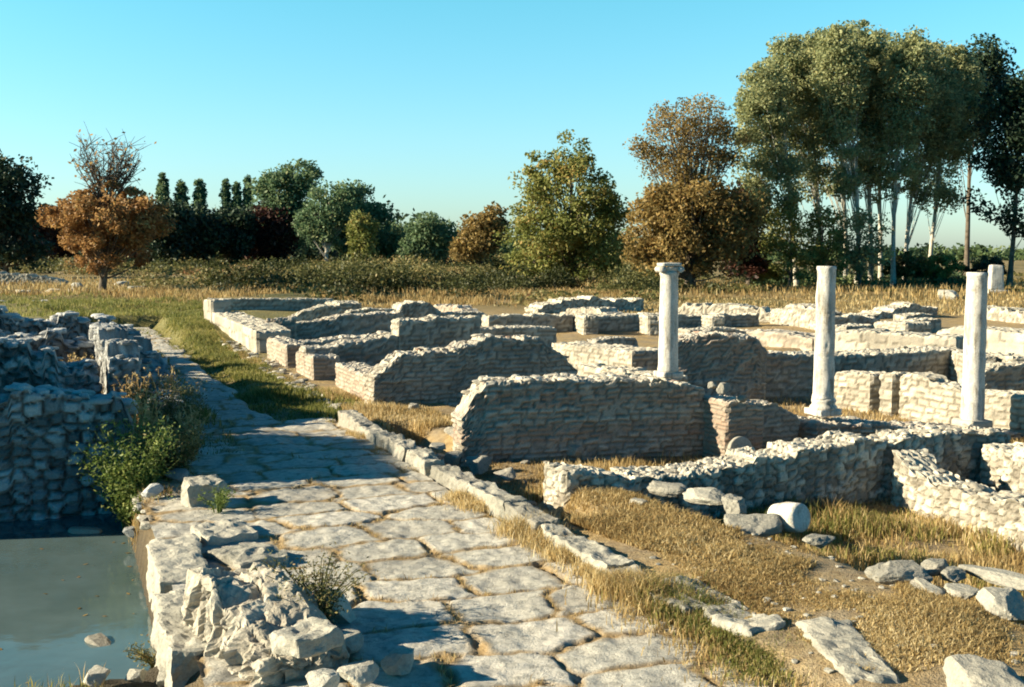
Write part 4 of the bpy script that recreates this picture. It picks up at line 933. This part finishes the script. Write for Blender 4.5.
# grass
def scatter(poly, n, r, hard=None):
    poly = np.asarray(poly)[:, :2]; lo, hi = poly.min(0), poly.max(0); o = np.zeros((0, 2))
    while len(o) < n:
        q = r.uniform(lo, hi, (n * 2, 2)); q = q[poly_sd(q[:, 0], q[:, 1], poly) < 0]
        if hard is not None: q = q[r.uniform(0, 1, len(q)) < hard(q[:, 0], q[:, 1])]
        o = np.concatenate([o, q])
    return o[:n]
def blades(acc, xy, z, hmin, hmax, width, r, tone=(.2, 1), lean=.5, patch=1.2):
    n = len(xy); h = r.uniform(hmin, hmax, n) * (.7 + .5 * vn(xy[:, 0] * patch, xy[:, 1] * patch, 0, 21)); a = r.uniform(0, 6.28, n)
    dx, dy = np.cos(a), np.sin(a); wv_ = width * r.uniform(.6, 1.3, n)
    ln = h * r.uniform(.1, 1, n) * lean; b = r.uniform(0, 6.28, n); lx, ly = np.cos(b) * ln, np.sin(b) * ln
    z = np.zeros(n) + z - .01
    p0 = np.stack([xy[:, 0] - dx * wv_, xy[:, 1] - dy * wv_, z], 1); p1 = np.stack([xy[:, 0] + dx * wv_, xy[:, 1] + dy * wv_, z], 1)
    m = np.stack([xy[:, 0] + lx * .35, xy[:, 1] + ly * .35, z + h * .6], 1); w_ = np.stack([dx * wv_ * .7, dy * wv_ * .7, 0 * dx], 1)
    tip = np.stack([xy[:, 0] + lx, xy[:, 1] + ly, z + h * (1 - .25 * (ln / np.maximum(h, .01)))], 1)
    v = np.stack([p0, p1, m + w_, m - w_, tip], 1).reshape(-1, 3); k = np.arange(n) * 5
    t_ = np.clip(r.uniform(tone[0], tone[1], n) + .25 * vn(xy[:, 0] * 1.1, xy[:, 1] * 1.1, 0, 23), 0, 1)
    acc.add(v, [np.stack([k, k + 1, k + 2, k + 3], 1), np.stack([k + 3, k + 2, k + 4], 1)], tone=np.repeat(t_, 5))
gr = np.random.default_rng(99)
pat = lambda f, lo, hi, s: (lambda x, y: sst(lo, hi, fbm(x * f, y * f, s=s)))
dry = Acc(); grn = Acc()
def put(acc, poly, n, hmin, hmax, w_=.006, hard=None, tone=(.2, 1), lean=.6, z=None):
    q = scatter([np.asarray(p)[:2] for p in poly], n, gr, hard); blades(acc, q, gz(q[:, 0], q[:, 1]) if z is None else z, hmin, hmax, w_, gr, tone, lean)
PP = lambda *l, z=0: [P(a, b, z) for a, b in l]
put(dry, PP((350, 425), (460, 490), (560, 560), (640, 620), (760, 687), (700, 687), (600, 610), (520, 545), (440, 490), (345, 432)), 12000, .05, .24, .005, pat(1.3, -.2, .25, 31))
for (px, py, n_, h_) in ((465, 500, 900, .3), (480, 508, 700, .28), (525, 535, 900, .3), (548, 545, 1200, .32), (575, 560, 1200, .32), (600, 575, 1300, .34), (620, 590, 1400, .34), (645, 600, 900, .3)):
    c_ = P(px, py, 0); blades(dry, c_[:2] + gr.normal(size=(n_, 2)) * .13, .02, .1, h_, .005, gr, (.3, 1), .8)
for (px, py, n_, h_) in ((660, 600, 800, .26), (690, 618, 900, .26), (715, 630, 900, .28), (745, 645, 1400, .34), (775, 660, 1600, .34), (800, 655, 900, .28), (760, 670, 900, .3)):
    c_ = P(px, py, 0); blades(grn, c_[:2] + gr.normal(size=(n_, 2)) * .15, .03, .08, h_, .005, gr, (.2, 1), .8); blades(dry, c_[:2] + gr.normal(size=(n_, 2)) * .25, .02, .06, h_, .005, gr, (.2, 1), .8)
q = JOINTS[gr.integers(0, len(JOINTS), 15000)]; kp = (fbm(q[:, 0] * 1.1, q[:, 1] * 1.1, s=55) + .25 * (to_uv(q[:, 0], q[:, 1])[1] - 2.8)) > -.05; q = q[kp]
blades(dry, q[:, :2] + gr.normal(size=(len(q), 2)) * .01, q[:, 2], .02, .10, .004, gr, (.1, .9), 1.0)
put(dry, PP((560, 560), (640, 605), (770, 680), (700, 690), (600, 600)), 5000, .08, .3, .005, pat(1.6, -.2, .2, 32))
put(dry, PP((560, 500), (640, 495), (740, 535), (750, 580), (640, 560), (570, 530)), 18000, .04, .17, .006, pat(1.0, -.45, .05, 34), (.1, .95), 1.1)
put(dry, PP((640, 560), (750, 545), (850, 560), (1024, 640), (1024, 690), (860, 690), (720, 600)), 42000, .03, .10, .005, pat(1.3, -.25, .25, 35), (.1, .95), 1.2)
put(dry, ROOM_N, 30000, .08, .30, .007, pat(.8, -.6, .1, 36), (.1, .9))
put(grn, ROOM_N, 8000, .1, .35, .007, pat(1.2, .0, .4, 37))
put(dry, ROOM_F, 12000, .06, .25, .007, pat(.8, -.4, .2, 38), (.1, .9))
put(dry, ROOM_Q, 10000, .06, .22, .009, pat(.6, -.3, .3, 39), (.1, .9))
put(dry, PP((340, 408), (420, 405), (460, 425), (400, 432), (345, 414)), 5000, .05, .2, .008, None)
put(dry, PP((215, 340), (300, 385), (370, 402), (410, 415), (330, 400), (250, 365)), 7000, .05, .2, .009, pat(.8, -.4, .2, 40))
put(grn, [uv(40.5, .5), uv(60, -2), uv(60, 6), uv(40.5, 5)], 16000, .08, .3, .016, None, (.1, 1))
put(grn, [uv(19.2, 3.9), uv(20.5, 3.3), uv(42, 3.1), uv(42, 4.9), uv(19.2, 4.7)], 22000, .05, .2, .010, None, (.15, 1), .8)
put(dry, [uv(52, 6), uv(66, -4), uv(80, 30), uv(60, 36)], 14000, .2, .6, .03, pat(.25, -.3, .2, 45), (0, .7))
put(grn, VERGE, 26000, .08, .26, .010, pat(.5, -.6, .1, 41), (.1, 1))
put(grn, PP((-20, 300), (90, 296), (150, 312), (90, 330), (-20, 318), z=.2), 5000, .1, .3, .02, None, (.1, 1))
put(dry, PP((5, 372), (60, 374), (110, 372), (110, 392), (0, 398), z=.1), 900, .15, .6, .012, None, (.1, .8))
put(dry, [uv(9.2, .2), uv(7.5, .4), uv(7.5, -3), uv(9.2, -3)], 1600, .1, .45, .005, pat(1.5, -.2, .3, 46), (.1, .8))
put(grn, [uv(9.2, .2), uv(7.5, .4), uv(7.5, -3), uv(9.2, -3)], 700, .1, .35, .005, pat(1.5, -.2, .3, 47), (.1, .8))
put(dry, [uv(13.5, .3), uv(18.5, .4), uv(18.5, 1.6), uv(13.5, 1.5)], 2600, .1, .4, .007, pat(1.5, -.2, .2, 42), (.1, .9))
# field beyond
q = scatter([(2, 50), (44, 50), (60, 68), (4, 68)], 12000, gr); blades(dry, q, gz(q[:, 0], q[:, 1]), .1, .35, .03, gr, (.1, .9), .7, .2)
q = scatter([(-45, 66), (75, 66), (95, 110), (-60, 110)], 26000, gr); blades(dry, q, gz(q[:, 0], q[:, 1]), .2, .7, .045, gr, (0, .75), .6, .15)
put(dry, [uv(4, 7.6), uv(9.6, 8.8), uv(10.5, 17), uv(2, 17)], 14000, .04, .2, .008, pat(.7, -.3, .3, 48))
put(dry, [uv(14, 9), uv(27, 9), uv(27, 22), uv(14, 22)], 9000, .06, .25, .012, pat(.6, -.3, .3, 49))
put(dry, [(-9.2, 14), (-13, 22), (-17, 24), (-14, 13)], 8000, .06, .3, .012, pat(.6, -.5, .1, 50))
tag(dry.build('dry_grass', L_DRY, None, False), kind='stuff'); tag(grn.build('green_grass', L_GREEN, None, False), kind='stuff')

# weeds and stalks by the pond
def weed(name, label, base, H, rad, n, leaf, seed, size=.05, stems=26, group=None, tone0=.5):
    r = np.random.default_rng(seed); t_ = tag(empty(name, tuple(base)), label, 'plant', group, 'thing'); st = Acc(); cs = []
    for _ in range(stems):
        a = r.uniform(0, 6.28); l = r.uniform(.2, 1) ** .5 * rad; e = np.array([math.cos(a) * l, math.sin(a) * l, H * r.uniform(.55, 1)]); b0 = np.array([e[0] * .2, e[1] * .2, 0])
        c = bez(b0, b0 * 1.2 + np.array([0, 0, e[2] * .6]), e, 8); tube(st, c, np.linspace(.007, .003, 8), 4, tone=.4)
        k = r.uniform(.25, 1, n // stems); pp = np.stack([np.interp(k, np.linspace(0, 1, 8), c[:, j]) for j in range(3)], 1); cs.append(pp + r.normal(size=pp.shape) * .045 * (rad / .4))
    st.build('stem', leaf, t_); cs = np.concatenate(cs); cs[:, 2] = np.maximum(cs[:, 2], .02); v, f = leaf_quads(cs, size, r, -.3, .4)
    mk('leaves', v, [f], leaf, t_, {'tone': np.repeat(np.clip(tone0 + r.normal(0, .25, len(cs)), 0, 1), 4)}, smooth=False); return t_
b = P(134, 528, -.55); b[2] = -.62
weed('green_weed', 'tall bushy green weed growing at the pond corner', b, 1.45, .68, 5600, L_WEED, 1, .06, 70)
b = P(158, 520, -.3); b[2] = -.5; weed('green_weed', 'smaller green weed right of the tall one, below the cut block', b, .55, .4, 1500, L_WEED, 2, .05, 26)
b = P(218, 512, 0); weed('green_weed', 'low green tuft at the foot of the upright limestone block', b, .28, .25, 600, L_WEED, 3, .04, 20)
b = P(158, 668, -.6); weed('dead_weed', 'low brownish weed in the pond at the foot of the masonry lump', b, .25, .3, 1100, L_SHRUB, 4, .035, 24)
b = P(318, 622, .05); weed('dead_weed', 'dark dry bush growing on the right side of the masonry lump', b, .48, .5, 3000, L_SHRUB, 5, .035, 50)
for k, (px, py, z, H, lab) in enumerate(((150, 462, .1, 1.0, 'tall straw coloured dry stalks behind the green weed'), (165, 420, .1, .95, 'tall dry stalks right of the square cut block'), (133, 440, -.1, 1.1, 'dry stalks leaning at the end of the pond wall'),
        (185, 455, .05, .7, 'short dry stalks in the rubble at the road edge'), (77, 400, .2, .9, 'dry stalks behind the pond wall'))):
    r = np.random.default_rng(500 + k); b = P(px, py, z); t_ = Acc()
    for _ in range(30):
        a = r.uniform(0, 6.28); l = r.uniform(0, .3); e = np.array([math.cos(a) * l, math.sin(a) * l, H * r.uniform(.5, 1)]); b0 = r.normal(size=3) * np.array([.1, .1, 0])
        c = bez(b0, b0 + np.array([0, 0, e[2] * .6]), b0 + e, 7); tube(t_, c, np.linspace(.010, .006, 7), 4, tone=r.uniform(.3, .9))
        for q_ in range(16):
            s0 = c[r.integers(3, 7)] + r.normal(size=3) * .02; v, f = leaf_quads(s0[None], .07, r, -.8, .35); t_.add(v, [f], tone=r.uniform(.3, 1))
    tag(t_.build('dry_stalks', L_DRY, None, False, None), lab, 'plant', 'dry stalks along the left road edge', 'thing').location = tuple(b)

# overgrown strip between the left walls and the paving
g2 = Acc(); d2 = Acc()
put(g2, [uv(16.5, 1.7), uv(34, 1.7), uv(34, 2.7), uv(16.5, 2.5)], 5000, .1, .38, .011, pat(.8, -.3, .3, 71), (0, .7))
put(d2, [uv(15, .3), uv(34, .5), uv(34, 1.4), uv(15, 1.5)], 5000, .2, .7, .011, pat(.8, -.2, .3, 72), (0, .7))
put(d2, [uv(16.6, -.2), uv(19.5, -.2), uv(19.5, -6), uv(16.6, -6)], 3000, .2, .7, .009, pat(.8, -.2, .3, 73), (0, .7))
tag(g2.build('strip_grass', L_GREEN, None, False), kind='stuff'); tag(d2.build('strip_straw', L_DRY, None, False), kind='stuff')
gv = Acc(); r = np.random.default_rng(77)
for poly_, n_, a_, b_ in ((PP((640, 560), (750, 540), (900, 575), (1024, 625), (1024, 690), (720, 690)), 130, .012, .04), (DITCH, 120, .04, .14), (ROOM_F, 60, .03, .1), ([uv(5, 4.3), uv(20, 4.3), uv(20, 4.6), uv(5, 4.6)], 120, .015, .05), ([uv(13, .8), uv(19, .8), uv(19, 1.9), uv(13, 1.6)], 160, .03, .12), ([uv(20, 4.6), uv(36, 4.6), uv(36, 5.2), uv(20, 5.2)], 160, .03, .12)):
    q = scatter([np.asarray(p_)[:2] for p_ in poly_], n_, r); z_ = gz(q[:, 0], q[:, 1])
    for i in range(n_):
        c_ = r.uniform(a_, b_); v, f = rock(7000 + i, (c_ * 1.2, c_, c_ * .6), 2); gv.add(v + np.array([q[i, 0], q[i, 1], z_[i] + c_ * .15]), [f], tone=r.uniform(.1, .9), mort=0, red=0)
tag(gv.build('gravel', M_STONE, None, False), kind='stuff')
b = P(112, 500, -.6); b[2] = -.62; weed('green_weed', 'dark green weed at the foot of the pond wall, left of the tall one', b, .7, .4, 1800, L_WEED, 8, .06, 30)
for k, (px, py, z, H, rad, lab) in enumerate(((172, 478, .0, .8, .5, 'brownish weed among rubble at the road edge, nearest the cut block'), (165, 440, .0, 1.05, .7, 'brownish weed at the near end of the left curb wall'), (150, 392, .3, .7, .5, 'brownish weed on the left curb wall'), (118, 350, .3, .7, .5, 'brownish weed beside the stepped stone side wall'))):
    b = P(px, py, z); b[2] = float(gz(b[0], b[1])); weed('dead_weed', lab, b, H, rad, 3600, L_SHRUB, 10 + k, .055, 44, 'brownish weeds on the left road edge')

r = np.random.default_rng(55); q = scatter([np.asarray(p_)[:2] for p_ in wp], 900, r)
ed = np.minimum(np.abs(to_uv(q[:, 0], q[:, 1])[1] - .75), np.abs(to_uv(q[:, 0], q[:, 1])[0] - 9.4)); q = q[(r.uniform(0, 1, len(q)) < np.exp(-ed * 1.6) + .06) & (poly_sd(q[:, 0], q[:, 1], POND) < -.05)]
n_ = len(q); a_ = r.uniform(0, 6.28, n_); l_ = r.uniform(.012, .04, n_); c_ = np.stack([q[:, 0], q[:, 1], np.full(n_, -.594)], 1)
e1 = np.stack([np.cos(a_) * l_, np.sin(a_) * l_, r.uniform(0, .006, n_)], 1); e2 = np.stack([-np.sin(a_) * l_ * .45, np.cos(a_) * l_ * .45, 0 * a_], 1)
tag(mk('floating_leaves', np.stack([c_ - e1, c_ + e2, c_ + e1, c_ - e2], 1).reshape(-1, 3), [np.arange(4 * n_).reshape(n_, 4)], L_BROWN, None, {'tone': np.repeat(r.uniform(0, 1, n_), 4)}, smooth=False), kind='stuff')
